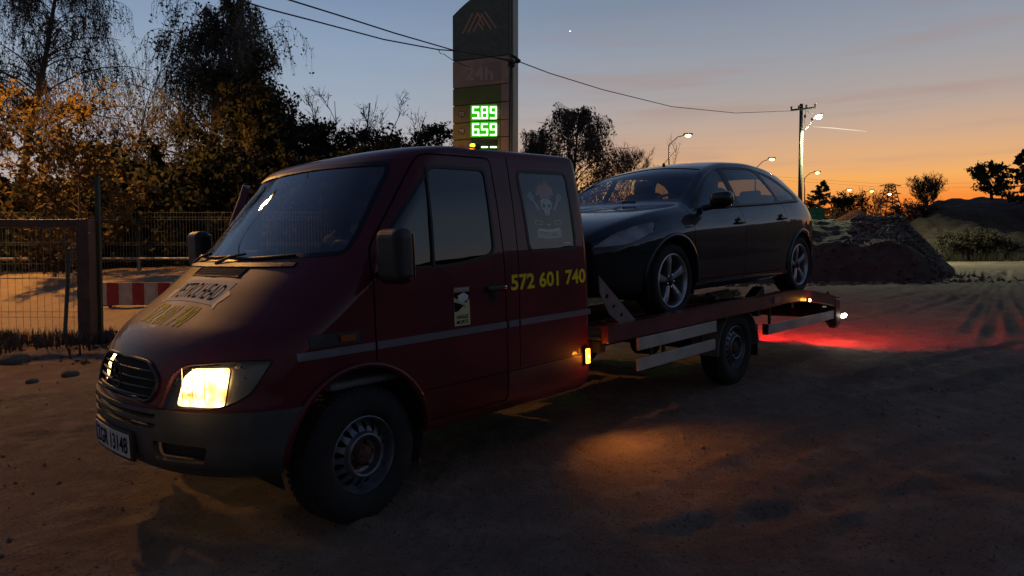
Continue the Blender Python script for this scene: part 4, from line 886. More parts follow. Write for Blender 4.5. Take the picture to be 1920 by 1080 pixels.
MB().lathe([(0, .03), (.18, .0), (.22, -.05), (.10, -.14), (0, -.15)], tuple(b), 'Z', 14).build('lamp_bowl', M['sodium'], t_, smooth=True)
light('street_light', 'SPOT', tuple(b-Vector((0, 0, .35))), 3000, (1, .44, .09), t_, .18, spot=150, blend=.25, rot=(0.05, 0.05, -1))
# pylon
py_ = thing('pylon', 'lattice power pylon far off against the sunset', 'pylon'); M['pyl'] = mat('dark_lattice_steel', (.05, .04, .035), .7)
D_ = 270; pb = Vector(wpt(1667.5, 428, D_)); ptop = Vector(wpt(1669, 346, D_)); Hh = ptop.z-pb.z; mb = MB(); rx = Vector((*RT[:2], 0)); fx = Vector((*FW[:2], 0))
def corner(f, a, b): w = 4.6*(1-f)**1.25*.9+1.3; return pb+Vector((0, 0, Hh*f))+rx*a*w/1.0*.9+fx*b*w*.9
lv_ = [0, .18, .34, .48, .60, .70, .79, .87, .94, 1]
for f0, f1 in zip(lv_[:-1], lv_[1:]):
    for a, b in ((1, 1), (1, -1), (-1, 1), (-1, -1)): mb.tube([corner(f0, a, b), corner(f1, a, b)], .20, 4)
    for b in (1, -1): mb.tube([corner(f0, -1, b), corner(f1, 1, b)], .11, 3).tube([corner(f0, 1, b), corner(f1, -1, b)], .11, 3).tube([corner(f1, -1, b), corner(f1, 1, b)], .11, 3)
    for a in (1, -1): mb.tube([corner(f0, a, -1), corner(f1, a, 1)], .11, 3).tube([corner(f1, a, -1), corner(f1, a, 1)], .11, 3)
mb.build('lattice_tower', M['pyl'], py_)
for f in (.60, .79, .97):
    c = pb+Vector((0, 0, Hh*f)); MB().tube([c-rx*4.2, c+rx*4.2], .16, 4).tube([c-rx*4.2, c+Vector((0, 0, 1.1)), c+rx*4.2], .1, 3).build('cross_arm', M['pyl'], py_)
for i, (za, zb2) in enumerate(((332, 350), (326, 340))):
    o = MB().tube([wpt(1380, za, 262), wpt(1669, za+20, 270), wpt(1960, zb2, 262)], .035, 3).build('power_line', M['pyl']); tag(o, ('lower', 'upper')[i]+' distant power line crossing the sunset at the pylon', 'power line', 'distant power lines')
# green road sign
rs = thing('road_sign', 'green road direction sign on posts before the spruce', 'sign')
Dg = 66; c = Vector(wpt(1527, 402, Dg)); x, y, z = onground(1527, Dg); Rq = Matrix.Rotation(math.atan2(RT[1], RT[0]), 3, 'Z')
MB().box(tuple(c), (1.95, .06, 1.25), Rq).build('sign_board', mat('green_sign_face', (.012, .14, .065), .45, noise=.15, nscale=3), rs, bevel=.01)
MB().box(tuple(c+Vector((-FW[0]*.04, -FW[1]*.04, .25))-rx*.4), (.7, .02, .16), Rq).box(tuple(c+Vector((-FW[0]*.04, -FW[1]*.04, -.1))-rx*.3), (.9, .02, .16), Rq).build('sign_print', mat('sign_grey_green', (.06, .2, .12), .5), rs)
for s in (-.6, .6): MB().tube([tuple(c+rx*s+fx*.06+Vector((0, 0, .5))), (x+rx.x*s+fx.x*.06, y+rx.y*s+fx.y*.06, z-.3)], .05, 6).build('sign_post', M['galv'], rs)
# sticks
sk_ = MB().tube([wpt(678, 262+70, 24.2), wpt(693.5, 193, 24.2)], [.035, .022], 6).build('leaning_pole', M['frame']); tag(sk_, 'thin straight pole leaning up out of the bushes', 'pole')
# vapour trail and evening star, far out in the sky
M['trail'] = emis('sunlit_vapour', (1, .86, .66), .9)
vt_ = MB().tube([wpt(1524, 237.5, 3800), wpt(1560, 240, 3800), wpt(1595, 243.5, 3800), wpt(1626, 246.5, 3800)], [.8, 2.4, 1.8, .5], 8).build('vapour_trail', M['trail'], None, smooth=True); tag(vt_, 'short bright vapour trail right of the pole lamp', 'vapour trail')
st_ = MB().lathe([(0, 3.2), (3.2, 0), (0, -3.2)], wpt(1069, 58.5, 4000), 'Z', 10).build('evening_star', emis('star_light', (.9, .92, 1), 5)); tag(st_, 'single small star high in the blue sky', 'star')
# ================================================================== TOW TRUCK (own frame: x rearwards, -y the near side)
TILT = math.radians(-2.725)
TR = thing('tow_truck', 'dark maroon crew cab recovery truck with one headlight blazing and a car on its bed', 'tow truck', (0, 0, 0), (0, TILT, 0))
Mt = Matrix.Rotation(TILT, 4, 'Y')
zt_ = [.36, .42, .50, .60, .665, .72, .82, .92, 1.0, 1.07, 1.15, 1.22, 1.30, 1.34, 1.40, 1.6, 1.8, 1.87, 1.92, 1.944, 1.962, 1.973, 1.980, 1.984]
xf_ = pchip(zt_, [-.84, -.885, -.905, -.915, -.912, -.895, -.865, -.815, -.735, -.63, -.515, -.42, -.315, -.265, -.20, -.02, .16, .225, .30, .375, .47, .60, .80, 1.0])
w_ = pchip(zt_, [.90, .945, .96, .965, .965, .965, .965, .965, .965, .965, .965, .963, .958, .955, .948, .922, .886, .874, .862, .845, .80, .68, .48, .2])
d_ = pchip(zt_, [.48, .52, .54, .54, .54, .54, .53, .52, .51, .50, .49, .48, .46, .44, .43, .40, .36, .34, .33, .33, .33, .3, .26, .2])
n_ = pchip(zt_, [2.2, 2.2, 2.15, 2.1, 2.05, 2.05, 2.05, 2.05, 2.1, 2.15, 2.2, 2.3, 2.4, 2.45, 2.5, 2.5, 2.5, 2.6, 2.6, 2.6, 2.4, 2.2, 2, 2])
xr_ = pchip(zt_, [1.80]+[1.825]*15+[1.825, 1.825, 1.822, 1.815, 1.80, 1.76, 1.7, 1.6])
def side_y(x, z):
    w, d, n, xf = float(w_(z)), float(d_(z)), float(n_(z)), float(xf_(z)); xc = xf+d
    if x >= xc: return w
    return w*max(0, 1-((xc-x)/d)**n)**(1/n)
def front_x(y, z):
    w, d, n, xf = float(w_(z)), float(d_(z)), float(n_(z)), float(xf_(z))
    return xf+d-d*max(0, 1-(min(abs(y)/w, 1))**n)**(1/n)
zs = sorted(set([round(v, 4) for v in np.concatenate([np.linspace(.36, .665, 7), np.linspace(.665, 1.34, 34), np.linspace(1.34, 1.87, 14), [1.895, 1.91, 1.92, 1.932, 1.940, 1.948, 1.955, 1.962, 1.968, 1.973, 1.977, 1.980, 1.982, 1.984]])]))
bm = bmesh.new(); rows = []
for z in zs:
    w, d, n, xf, xr = [float(f(z)) for f in (w_, d_, n_, xf_, xr_)]; xc = xf+d; rc = min(.07, w*.4)
    half = []
    for a in np.linspace(0, PI/2, 38): half.append((xc-d*max(0, math.cos(a))**(2/n), w*max(0, math.sin(a))**(2/n)))
    for x in np.linspace(xc, xr-rc, 11)[1:]: half.append((x, w))
    for a in np.linspace(0, PI/2, 5)[1:]: half.append((xr-rc+rc*math.sin(a), w-rc+rc*math.cos(a)))
    for y in np.linspace(w-rc, 0, 5)[1:]: half.append((xr, y))
    ring = [(x, -y, z) for x, y in half]+[(x, y, z) for x, y in half[-2:0:-1]]
    rows.append([bm.verts.new(p) for p in ring])
K = len(rows[0])
for i in range(len(rows)-1):
    for k in range(K):
        k2 = (k+1) % K; bm.faces.new((rows[i][k], rows[i][k2], rows[i+1][k2], rows[i+1][k]))
bm.faces.new(rows[-1]); 
lay = bm.faces.layers.int.new('part'); tmpl = bm.faces.layers.int.new('tmp')
bmesh.ops.recalc_face_normals(bm, faces=bm.faces)
bm.normal_update()
if sum(f.normal.z for f in bm.faces if f.calc_center_median().z > 1.95) < 0:
    bmesh.ops.reverse_faces(bm, faces=bm.faces)
XA, ZA = (1, 0, 0), (0, 0, 1)
near = lambda f: f.normal.y < -.12 and f.calc_center_median().y < 0
far = lambda f: f.normal.y > .12 and f.calc_center_median().y > 0
P_BODY, P_BUMP, P_SILL, P_DOOR, P_DOORF, P_GL, P_QG, P_SEAL, P_RGL, P_RSEAL, P_WS, P_WSEAL, P_HL, P_HLIT, P_GRILLE, P_SLOT, P_SEAM, P_FOG, P_TRIM = range(19)
P_HLF, P_HLITF, P_GLF, P_QGF, P_SEALF, P_RGLF, P_RSEALF = range(20, 27)
for f in bm.faces:
    c = f.calc_center_median()
    if c.z < .665 and c.x < -.10: f[lay] = P_BUMP
    elif c.z < .60 and c.x > -.05 and abs(c.y) > .8 and c.x < 1.78: f[lay] = P_SILL
WC = (-.06, .350)   # front wheel centre
def circ(cx, cz, r, n=28): return [(cx+r*math.cos(2*PI*i/n), cz+r*math.sin(2*PI*i/n)) for i in range(n)]
ARCH = circ(-.065, .395, .405)
for s, fl in ((0, near), (1, far)):
    door = roundpoly([(.03, .42), (.985, .42), (.985, 1.35), (.978, 1.90), (.445, 1.90), (.03, 1.37)], [.03, .05, .05, .05, .06, .08])
    cut(bm, door, XA, ZA, (0, 1, 0), fl, lay, P_SEAM)
    cut(bm, inset(door, .009), XA, ZA, (0, 1, 0), fl, lay, (P_DOOR, P_DOORF)[s])
    win = roundpoly([(.12, 1.262), (.60, 1.262), (.915, 1.315), (.925, 1.835), (.50, 1.835), (.12, 1.43)], [.05, .2, .07, .06, .05, .05])
    cut(bm, win, XA, ZA, (0, 1, 0), fl, lay, (P_SEAL, P_SEALF)[s])
    gl = inset(win, .018)
    cut(bm, gl, XA, ZA, (0, 1, 0), fl, lay, (P_GL, P_GLF)[s])
    rw = roundpoly([(1.205, 1.315), (1.685, 1.32), (1.685, 1.845), (1.185, 1.84)], .06)
    cut(bm, rw, XA, ZA, (0, 1, 0), fl, lay, (P_RSEAL, P_RSEALF)[s])
    cut(bm, inset(rw, .02), XA, ZA, (0, 1, 0), fl, lay, (P_RGL, P_RGLF)[s])
    cut(bm, [(1.086, .62), (1.093, .62), (1.125, 1.91), (1.117, 1.91)], XA, ZA, (0, 1, 0), fl, lay, P_SEAM, only=(P_BODY,))
    cut(bm, [(.03, .600), (1.80, .603), (1.80, .609), (.03, .606)], XA, ZA, (0, 1, 0), fl, lay, P_SEAM, only=(P_BODY, P_DOOR, P_DOORF, P_SILL))
    cut(bm, ARCH, XA, ZA, (0, 1, 0), fl, lay, delete=True)
front = lambda f: f.normal.x < -.12
# windscreen
ws = roundpoly([(-.86, 1.355), (0, 1.325), (.86, 1.355), (.85, 1.46), (.765, 1.855), (0, 1.885), (-.765, 1.855), (-.85, 1.46)], [.05, .5, .05, .1, .06, .5, .06, .1])
cut(bm, ws, (0, 1, 0), ZA, (1, 0, 0), front, lay, P_WSEAL, only=(P_BODY,))
cut(bm, inset(ws, .022), (0, 1, 0), ZA, (1, 0, 0), front, lay, P_WS, only=(P_WSEAL,))
grl = roundpoly([(-.40, .695), (.40, .695), (.43, .80), (.30, .875), (-.30, .875), (-.43, .80)], .05)
cut(bm, grl, (0, 1, 0), ZA, (1, 0, 0), front, lay, P_GRILLE, only=(P_BODY,))
for a, b in ((.575, .602), (.620, .645)):
    cut(bm, roundpoly([(-.44, a), (.44, a), (.46, b), (-.46, b)], .01), (0, 1, 0), ZA, (1, 0, 0), front, lay, P_SLOT, only=(P_BUMP,))
for s in (-1, 1):
    cut(bm, roundpoly([(s*.40, .425), (s*.70, .43), (s*.73, .51), (s*.42, .52)][::s], .02), (0, 1, 0), ZA, (1, 0, 0), front, lay, P_FOG, only=(P_BUMP,))
q2 = math.sqrt(.5)
HLO = roundpoly([(-.285, .672), (.06, .682), (.205, .742), (.295, .892), (.12, .892), (-.13, .872), (-.205, .835)], [.01, .08, .08, .01, .08, .06, .05])
HLI = roundpoly([(-.20, .692), (.060, .692), (.085, .868), (-.115, .862), (-.17, .82)], .02)
cut(bm, HLO, (q2, -q2, 0), ZA, (q2, q2, 0), lambda f: f.normal.x < -.1 and f.calc_center_median().y < -.1, lay, P_HL, only=(P_BODY, P_GRILLE))
cut(bm, HLI, (q2, -q2, 0), ZA, (q2, q2, 0), lambda f: f.normal.x < -.1 and f.calc_center_median().y < -.1, lay, P_HLIT, only=(P_HL,))
cut(bm, HLO, (q2, q2, 0), ZA, (q2, -q2, 0), lambda f: f.normal.x < -.1 and f.calc_center_median().y > .1, lay, P_HLF, only=(P_BODY, P_GRILLE))
cut(bm, HLI, (q2, q2, 0), ZA, (q2, -q2, 0), lambda f: f.normal.x < -.1 and f.calc_center_median().y > .1, lay, P_HLITF, only=(P_HLF,))
bm.normal_update(); bm.verts.index_update(); bm.verts.ensure_lookup_table()
def part(pid, name, m, parent=TR, disp=0, xf=None, solid=0, side=0, label=None):
    return shell(bm, lay, pid, name, m, parent, disp, xf, solid, side, label)
body = part(P_BODY, 'cab_body', M['maroon'], solid=.02)
bump = part(P_BUMP, 'front_bumper', M['plastic'], disp=.014, solid=.03)
for s in (-1, 1): part(P_SILL, 'sill_panel', M['maroon_dirty'], disp=.004, solid=.02, side=s); part(P_SEAM, 'panel_seam', M['void'], disp=-.012, side=s)
ndoor = part(P_DOOR, 'front_door', M['maroon'], solid=.03)
part(P_SEAL, 'window_seal', M['blackgloss'], ndoor, disp=.003, solid=.012)
part(P_GL, 'door_window', M['glassdark'], ndoor, disp=-.004)
rg = part(P_RGL, 'rear_side_window', M['clearpane'], disp=-.001)
part(P_RGL, 'window_film', M['void'], rg, disp=-.012)
part(P_RSEAL, 'window_seal', M['blackgloss'], rg, disp=.003, solid=.012)
part(P_RGLF, 'rear_side_window', M['glassdark'], disp=-.004)
part(P_RSEALF, 'window_seal', M['blackgloss'], disp=.003, solid=.012)
wso = part(P_WS, 'windscreen', M['ws'], disp=-.004)
part(P_WSEAL, 'windscreen_seal', M['blackgloss'], wso, disp=.002, solid=.012)
OA = math.radians(49)
def swing(co):
    dx, dy = co.x-.03, co.y-.965
    return Vector((.03+.02+dx*math.cos(OA)-dy*math.sin(OA), .965+.03+dx*math.sin(OA)+dy*math.cos(OA), co.z))
fdoor = part(P_DOORF, 'front_door', M['maroon'], xf=swing, solid=.05, label='open passenger door swung forward on the far side')
part(P_SEALF, 'window_seal', M['blackgloss'], fdoor, disp=.003, xf=swing, solid=.03)
part(P_GLF, 'door_window', M['glassdark'], fdoor, xf=swing)
# headlights: lens, unlit reflector, lit bowl
for a, b, lit in ((P_HL, P_HLIT, 1), (P_HLF, P_HLITF, 0)):
    mb = extract(bm, lay, a, 0); m2 = extract(bm, lay, b, 0); mb.add(m2.v, m2.f)
    hl_ = mb.build('headlight', M['lens'], TR, smooth=True, fixn=False)
    extract(bm, lay, a, -.045).build('reflector', M['reflector'], hl_, smooth=True, fixn=False)
    extract(bm, lay, b, -.030).build('lit_bowl', M['bowl'], hl_, smooth=True, fixn=False)
    yb = (-1 if lit else 1)*.60; MB().lathe([(0, -.03), (.016, -.02), (.020, 0), (.014, .008), (0, .010)], (front_x(yb, .775)+.020, yb, .775), axis='X', n=18).build('bulb_shield', M['head_on'], hl_, smooth=True)
    s = -1 if lit else 1
    m3 = MB()
    for z0 in (.70,):   # bulb shield ribs
        for k in range(3):
            y = s*(.56+.06*k); x = front_x(y, .76)+.012
            m3.tube([(x, y, .70), (x+.005, y, .86)], .0025, 5)
    m3.build('lens_rib', M['chrome'], hl_)
    # trim line round the lamp
    pts = []
    for u, v in HLO:
        lo, hi = 0.0, 1.4      # march along (1,1) to the shell
        best = None
        for k in range(300):
            y = .2+k*.003; x = front_x(y, v)
            e = abs((x+y)*q2-u) if True else 0
            if best is None or e < best[0]: best = (e, x, y)
        pts.append((best[1]-.002, s*best[2], v))
    MB().tube(pts+[pts[0]], .004, 5, caps=False).build('lamp_trim', M['void'], hl_)
# grille
gr = part(P_GRILLE, 'grille', M['void'], disp=-.035)
for k in range(4):
    z = .715+k*.038; pts = [(front_x(y, z)+.0, y, z) for y in np.linspace(-.385, .385, 15)]
    MB().tube(pts, .007, 5).build('grille_slat', M['black'], gr, smooth=True)
pts = [(front_x(y, z)-.006, y, z) for y, z in grl]
MB().tube(pts+[pts[0]], .010, 6, caps=False).build('grille_surround', M['black'], gr, smooth=True)
em = MB(); cx_ = front_x(0, .79)-.012
em.tube([(cx_, .068*math.cos(a), .79+.068*math.sin(a)) for a in np.linspace(0, 2*PI, 25)], .006, 6, caps=False)
for k in range(3):
    a = PI/2+k*2*PI/3; em.tube([(cx_, 0, .79), (cx_, .066*math.cos(a), .79+.066*math.sin(a))], [.012, .003], 6)
em.build('round_emblem', M['black'], gr, smooth=True)
part(P_SLOT, 'air_slot', M['void'], disp=-.03)
for s in (-1, 1): part(P_FOG, 'fog_recess', M['black'], disp=-.03, side=s)
# number plate
def fronty(u, v, off, y0=0., z0=0.):
    y = y0-u; z = z0+v; return (front_x(y, z)-off, y, z)
def grid_patch(w, h, fn, off, nx=12, ny=3, th=.003):
    vs = []; fs = []
    for o_ in (off, off+th):
        for j in range(ny+1):
            for i in range(nx+1): vs.append(fn(-w/2+w*i/nx, -h/2+h*j/ny, o_))
    st = (nx+1)*(ny+1)
    for b_ in (0, st):
        for j in range(ny):
            for i in range(nx):
                a = b_+j*(nx+1)+i; fs.append((a, a+1, a+nx+2, a+nx+1))
    for i in range(nx):
        fs.append((i, i+1, st+i+1, st+i)); a = ny*(nx+1)+i; fs.append((a, a+1, st+a+1, st+a))
    for j in range(ny):
        a = j*(nx+1); fs.append((a, a+nx+1, st+a+nx+1, st+a)); a += nx; fs.append((a, a+nx+1, st+a+nx+1, st+a))
    return MB().add(vs, fs)
def decal(vf, fn, off, th=None):
    vs, fs = dice(vf, .03, .015); return MB().add([fn(u, v, off) for u, v in vs], fs)
pf = lambda u, v, off: (front_x((0-u)*.9, .60)-.020-off, 0-u, .468+v)
holder = grid_patch(.56, .145, pf, -.012, th=.016).build('plate_holder', M['black'], TR)
pl = grid_patch(.52, .114, pf, .006, th=.003).build('number_plate', M['white'], TR)
for wv in words(fit(text2d('ZGR 13148', 1, .012), .45, .082)): decal(wv, lambda u, v, o: pf(u+.02, v, o), .0115).build('plate_lettering', M['black_print'], pl, fixn=False)
grid_patch(.03, .10, lambda u, v, o: pf(u-.24, v, o), .0100, nx=2, ny=1, th=.001).build('plate_band', mat('blue_band', (.02, .04, .2), .5), pl)
# bonnet vent, banner, phone number
fv = lambda u, v, off: fronty(u, v, off, -.015, 1.285)
vt = grid_patch(.60, .055, fv, .002, th=.002).build('bonnet_vent', M['void'], TR)
for k in range(6):
    z = -.024+k*.0095; pts = [fv(u, z, .005) for u in np.linspace(-.29, .29, 13)]
    MB().tube(pts, .0028, 4).build('vent_slat', M['black'], vt)
pts = [fv(u, v, .004) for u, v in [(-.30, -.029), (0, -.029), (.30, -.029), (.295, .029), (0, .029), (-.295, .029)]]
MB().tube(pts+[pts[0]], .005, 5, caps=False).build('vent_frame', M['plastic'], vt)
fb = lambda u, v, off: fronty(u, v+.012*(1-(u/.3)**2), off, -.055, 1.175)
bn = grid_patch(.60, .105, fb, .002, nx=24, ny=8, th=.001).build('bonnet_banner', M['cream'], TR)
decal(fit(text2d('PETROLHEAD', 1, .008, .7), .53, .074), fb, .0045).build('banner_lettering', M['black_print'], bn, fixn=False)
bord = []
for s_ in (-1, 1):
    rb = [(s_*.30, -.04), (s_*.345, -.055), (s_*.325, -.03), (s_*.35, .015), (s_*.30, .03)]
    MB().add([fb(u, v-.012, .003) for u, v in rb], [tuple(range(5))]).build('banner_ribbon', M['grey_print'], bn, fixn=False)
fp = lambda u, v, off: fronty(u, v, off, -.045, 1.070)
for wv in words(fit(text2d('572 601 740', 1, .022, .8), .52, .092)): decal(wv, fp, .003).build('bonnet_phone_number', M['yellow'], TR, fixn=False)
cowl = grid_patch(1.3, .02, lambda u, v, off: fronty(u, v, off, 0, 1.318), .004, nx=16, ny=1, th=.008).build('cowl_strip', M['black'], TR)
# side stripe, sticker, number, badge
def sidef(x0, z0, sgn=-1):
    return lambda u, v, off: (x0+u, sgn*(side_y(x0+u, z0+v)+off), z0+v)
for s in (-1, 1):
    for x0, x1 in ((-.40, .024), (.038, .975), (.995, 1.083), (1.098, 1.80)):
        if s > 0 and x0 == .038: continue
        grid_patch(x1-x0, .038, sidef((x0+x1)/2, .892, s), .001, nx=10, ny=1, th=.007).build('silver_stripe', M['stripe'], TR)
for wv in words(fit(text2d('572 601 740', 1, .028, .85), .73, .100)): decal(wv, sidef(1.392, 1.142), .003).build('side_phone_number', M['yellow'], TR, fixn=False)
st = grid_patch(.118, .215, sidef(.622, 1.035), .002, nx=2, ny=4, th=.001).build('blind_spot_sticker', mat('sticker_pale', (.50, .46, .22), .5), ndoor)
grid_patch(.118, .026, sidef(.622, 1.133), .0035, nx=2, ny=1, th=.0008).build('sticker_header', mat('sticker_red', (.30, .10, .12), .5), st)
decal(fit(text2d('ATTENTION', 1, .01), .108, .016), sidef(.622, 1.133), .0055).build('sticker_lettering', M['white'], st, fixn=False)
decal(fit(text2d('ANGLES', 1, .02), .090, .022), sidef(.622, .978), .0045).build('sticker_lettering', M['black_print'], st, fixn=False)
decal(fit(text2d('MORTS', 1, .02), .088, .022), sidef(.622, .948), .0045).build('sticker_lettering', M['black_print'], st, fixn=False)
sf = sidef(.622, 1.06)
MB().add([sf(u, v, .0042) for u, v in [(-.058, .058), (.058, .058), (.058, .015), (.03, -.005), (-.058, .03)]], [(0, 1, 2, 3, 4)]).build('sticker_picture', M['black_print'], st, fixn=False)
MB().add([sf(u, v, .0052) for u, v in [(-.03, .040), (.015, .055), (.05, .035), (.045, .012), (-.005, -.004), (-.03, .012)]], [(0, 1, 2, 3, 4, 5)]).build('sticker_picture', M['white'], st, fixn=False)
MB().add([sf(u, v, .0042) for u, v in [(-.058, .006), (.015, -.018), (-.03, -.048), (-.058, -.052)]], [(0, 1, 2, 3)]).build('sticker_picture', M['black_print'], st, fixn=False)
MB().add([sf(u, v, .0044) for u, v in [(.012, -.034), (.03, -.034), (.03, -.018), (.012, -.018)]], [(0, 1, 2, 3)]).build('sticker_picture', M['grey_print'], st, fixn=False)
# door handle
hd = MB(); 
for (x, z, r) in ((.88, 1.095, .048),): hd.lathe([(0, -.972), (r, -.967), (r+.004, -.965)], (x, 0, z), n=20)
hd.build('handle_recess', M['void'], ndoor, smooth=True)
MB().box((.885, -.982, 1.122), (.15, .022, .026)).build('door_handle', M['black'], ndoor, bevel=.008)
MB().lathe([(0, -.985), (.010, -.985), (.012, -.966)], (.965, 0, 1.122), n=12).build('door_lock', M['chrome'], ndoor, smooth=True)
# window divider bar and rubbing trim
MB().tube([(.432, -side_y(.43, 1.28)-.004, 1.275), (.448, -side_y(.44, 1.5)-.004, 1.5), (.470, -side_y(.47, 1.82)-.004, 1.82)], .010, 6).build('window_divider', M['black'], ndoor)
# wheel arch lips
for s in (-1, 1):
    pts = [(-.065+.412*math.cos(a), s*(side_y(-.065+.412*math.cos(a), .395+.412*math.sin(a))+.008), .395+.412*math.sin(a)) for a in np.linspace(-.02, PI*1.0, 26)]
    MB().tube(pts, .017, 7).build('wheel_arch_lip', M['maroon'], TR, smooth=True)
    ml = MB(); r = .43
    vs = []; fs = []
    for i, a in enumerate(np.linspace(-.5, PI+.3, 22)):
        for y in (s*.90, s*.55): vs.append((-.065+r*math.cos(a), y, .40+r*math.sin(a)))
    for i in range(21): fs.append((2*i, 2*i+1, 2*i+3, 2*i+2))
    ml.add(vs, fs).build('wheel_arch_liner', M['void'], TR, smooth=True, solid=.01)
    # side repeater trim
    sb = grid_patch(.27, .060, sidef(-.20, .955, s), .001, nx=6, ny=2, th=.006).build('wing_trim', M['black'], TR)
    grid_patch(.085, .032, sidef(-.135, .955, s), .007, nx=3, ny=1, th=.010).build('side_indicator', M['amber_off'], sb)
# mirrors
for s, c in ((-1, (.04, -1.15, 1.345)), (1, (.06, 1.24, 1.40))):
    mi = MB().box(c, (.11, .20, .27)).build('door_mirror', M['black'], TR, bevel=.045)
    mi.modifiers['bevel'].segments = 5
    MB().box((c[0]+.058, c[1], c[2]), (.006, .16, .22)).build('mirror_glass', M['chrome'], mi, bevel=.01)
    MB().tube([(c[0]+.02, c[1]-s*.05, c[2]-.08), (c[0]+.05, s*1.0, c[2]-.09), (c[0]+.08, s*.955, c[2]-.07)], .022, 8).build('mirror_arm', M['black'], mi, smooth=True)
# wipers
def wsp(y, z, off=.015): return (front_x(y, z)-off, y, z)
for pv, tip, ya, yb, z in ((.12, -.18, .06, -.60, 1.362), (.60, .30, .58, .02, 1.368)):
    wp = MB().tube([wsp(pv, 1.325, .012), wsp((pv+tip)/2, 1.36, .035), wsp(tip, z+.012, .03)], [.011, .008, .006], 6).build('wiper', M['black'], TR, smooth=True)
    MB().tube([wsp(y, z+.012*math.sin((y-ya)*5), .012) for y in np.linspace(ya, yb, 12)], .007, 5).build('wiper_blade', M['blackgloss'], wp)
# roof marker lamp, cab-corner marker lamps
for s in (-1, 1):
    rl = MB().box((.93, s*.79, 1.975), (.07, .035, .03)).build('roof_marker_lamp', M['black'], TR, bevel=.006)
    MB().box((.905, s*.80, 1.978), (.024, .028, .020)).build('lamp_lens', M['amber'], rl, bevel=.008)
    sm = MB().box((1.735, s*.975, .592), (.050, .022, .118)).build('side_marker_lamp', M['black'], TR, bevel=.004)
    MB().box((1.735, s*.989, .590), (.036, .014, .100)).build('lamp_lens', M['amber'], sm, bevel=.004)
    MB().lathe([(0, -.006), (.009, -.004), (.009, .004), (0, .006)], (1.735, s*.994, .590), n=12).build('lamp_core', M['amber_hot'], sm)
light('amber_light', 'POINT', (1.76, -1.06, .585), .6, (1, .33, .03), TR, .02)
light('amber_light', 'SPOT', (1.75, -1.03, .59), 20, (1, .36, .05), TR, .03, spot=120, blend=.9, rot=(.05, -.75, -.7))
light('amber_light', 'POINT', (1.76, 1.06, .585), 1.2, (1, .33, .03), TR, .02)
# interior
inn = MB().box((.75, 0, .70), (1.9, 1.78, .04)).box((.05, 0, 1.16), (.34, 1.66, .22)).box((.10, -.42, 1.27), (.24, .42, .08)).box((1.12, 0, 1.0), (.04, 1.7, .5)).build('dashboard_and_floor', M['interior'], TR, bevel=.02)
for y in (-.46, .46):
    s1 = MB().box((.72, y, .93), (.50, .50, .16)).build('front_seat', M['seat'], TR, bevel=.05)
    MB().box((1.0, y, 1.27), (.14, .48, .62), Matrix.Rotation(.15, 3, 'Y')).build('seat_back', M['seat'], s1, bevel=.05)
    MB().box((1.07, y, 1.66), (.10, .26, .18)).build('head_restraint', M['seat'], s1, bevel=.04)
MB().box((1.62, 0, 1.1), (.14, 1.6, .62)).build('rear_bench', M['seat'], TR, bevel=.05)
ctr = Vector((.34, -.44, 1.30)); nrm = Vector((.62, 0, .78)); ax = Vector((.78, 0, -.62))
sw = MB().tube([ctr+(ax*math.cos(a)+Vector((0, 1, 0))*math.sin(a))*.20 for a in np.linspace(0, 2*PI, 33)], .014, 8, caps=False)
for a in (PI/2, -PI/2, 0): sw.tube([ctr, ctr+(ax*math.cos(a)+Vector((0, 1, 0))*math.sin(a))*.19], .016, 6)
sw.tube([ctr, ctr-nrm*.25], .03, 8).build('steering_wheel', mat('grey_wheel_rim', (.12, .12, .12), .5), TR, smooth=True)
for s in (-1, 1):
    MB().tube([(1.03, s*.86, 1.72), (.98, s*.80, 1.35), (.95, s*.72, 1.0)], .012, 5).build('seat_belt', M['interior'], TR)
MB().box((.06, .30, 1.34), (.12, .20, .10)).build('dash_box', M['black'], TR, bevel=.02)
# ---------------- skull print on the rear side window
ART = sidef(1.437, 1.60)
def art(poly, m, off=.0035, name='window_print', holes=()):
    vs, fs = plate([poly]+list(holes), .0)
    MB().add([ART(v[0], v[1], off-.012) for v in vs], fs).build(name, m, rg, fixn=False)
def ell(cx, cy, a, b, n=18, r=0): return [(cx+a*math.cos(2*PI*i/n)*math.cos(r)-b*math.sin(2*PI*i/n)*math.sin(r), cy+a*math.cos(2*PI*i/n)*math.sin(r)+b*math.sin(2*PI*i/n)*math.cos(r)) for i in range(n)]
random.seed(3)
fl_ = [(-.085, .085)]
for k in range(9):
    x = -.085+.17*(k+.5)/9; hgt = .045+.06*math.sin(PI*(k+.5)/9)+random.uniform(-.015, .015)
    fl_ += [(x+random.uniform(-.006, .006), .085+hgt), (x+.009, .085+hgt*.55)]
fl_ += [(.085, .085), (.055, .075), (0, .09), (-.055, .075)]
art(fl_, M['orange_print'])
art([(x*.6, .02+(y-.02)*.72) for x, y in fl_], mat('flame_inner_print', (.34, .14, .04), .5), .0042)
art(ell(0, .035, .088, .068, 24), M['black_print'], .0038, holes=[ell(0, .030, .078, .055, 24)])
art([(-.055, .018), (-.050, .048), (-.025, .062), (.025, .062), (.050, .048), (.055, .018), (.046, -.008), (.028, -.012), (.024, -.040), (.012, -.052), (-.012, -.052), (-.024, -.040), (-.028, -.012), (-.046, -.008)], M['bone'], .0046, holes=[ell(-.026, .015, .016, .014), ell(.026, .015, .016, .014), [(0, .0), (.008, -.014), (-.008, -.014)]])
for k in range(4): art([(-.014+k*.008, -.048), (-.012+k*.008, -.048), (-.012+k*.008, -.034), (-.014+k*.008, -.034)], M['black_print'], .0052)
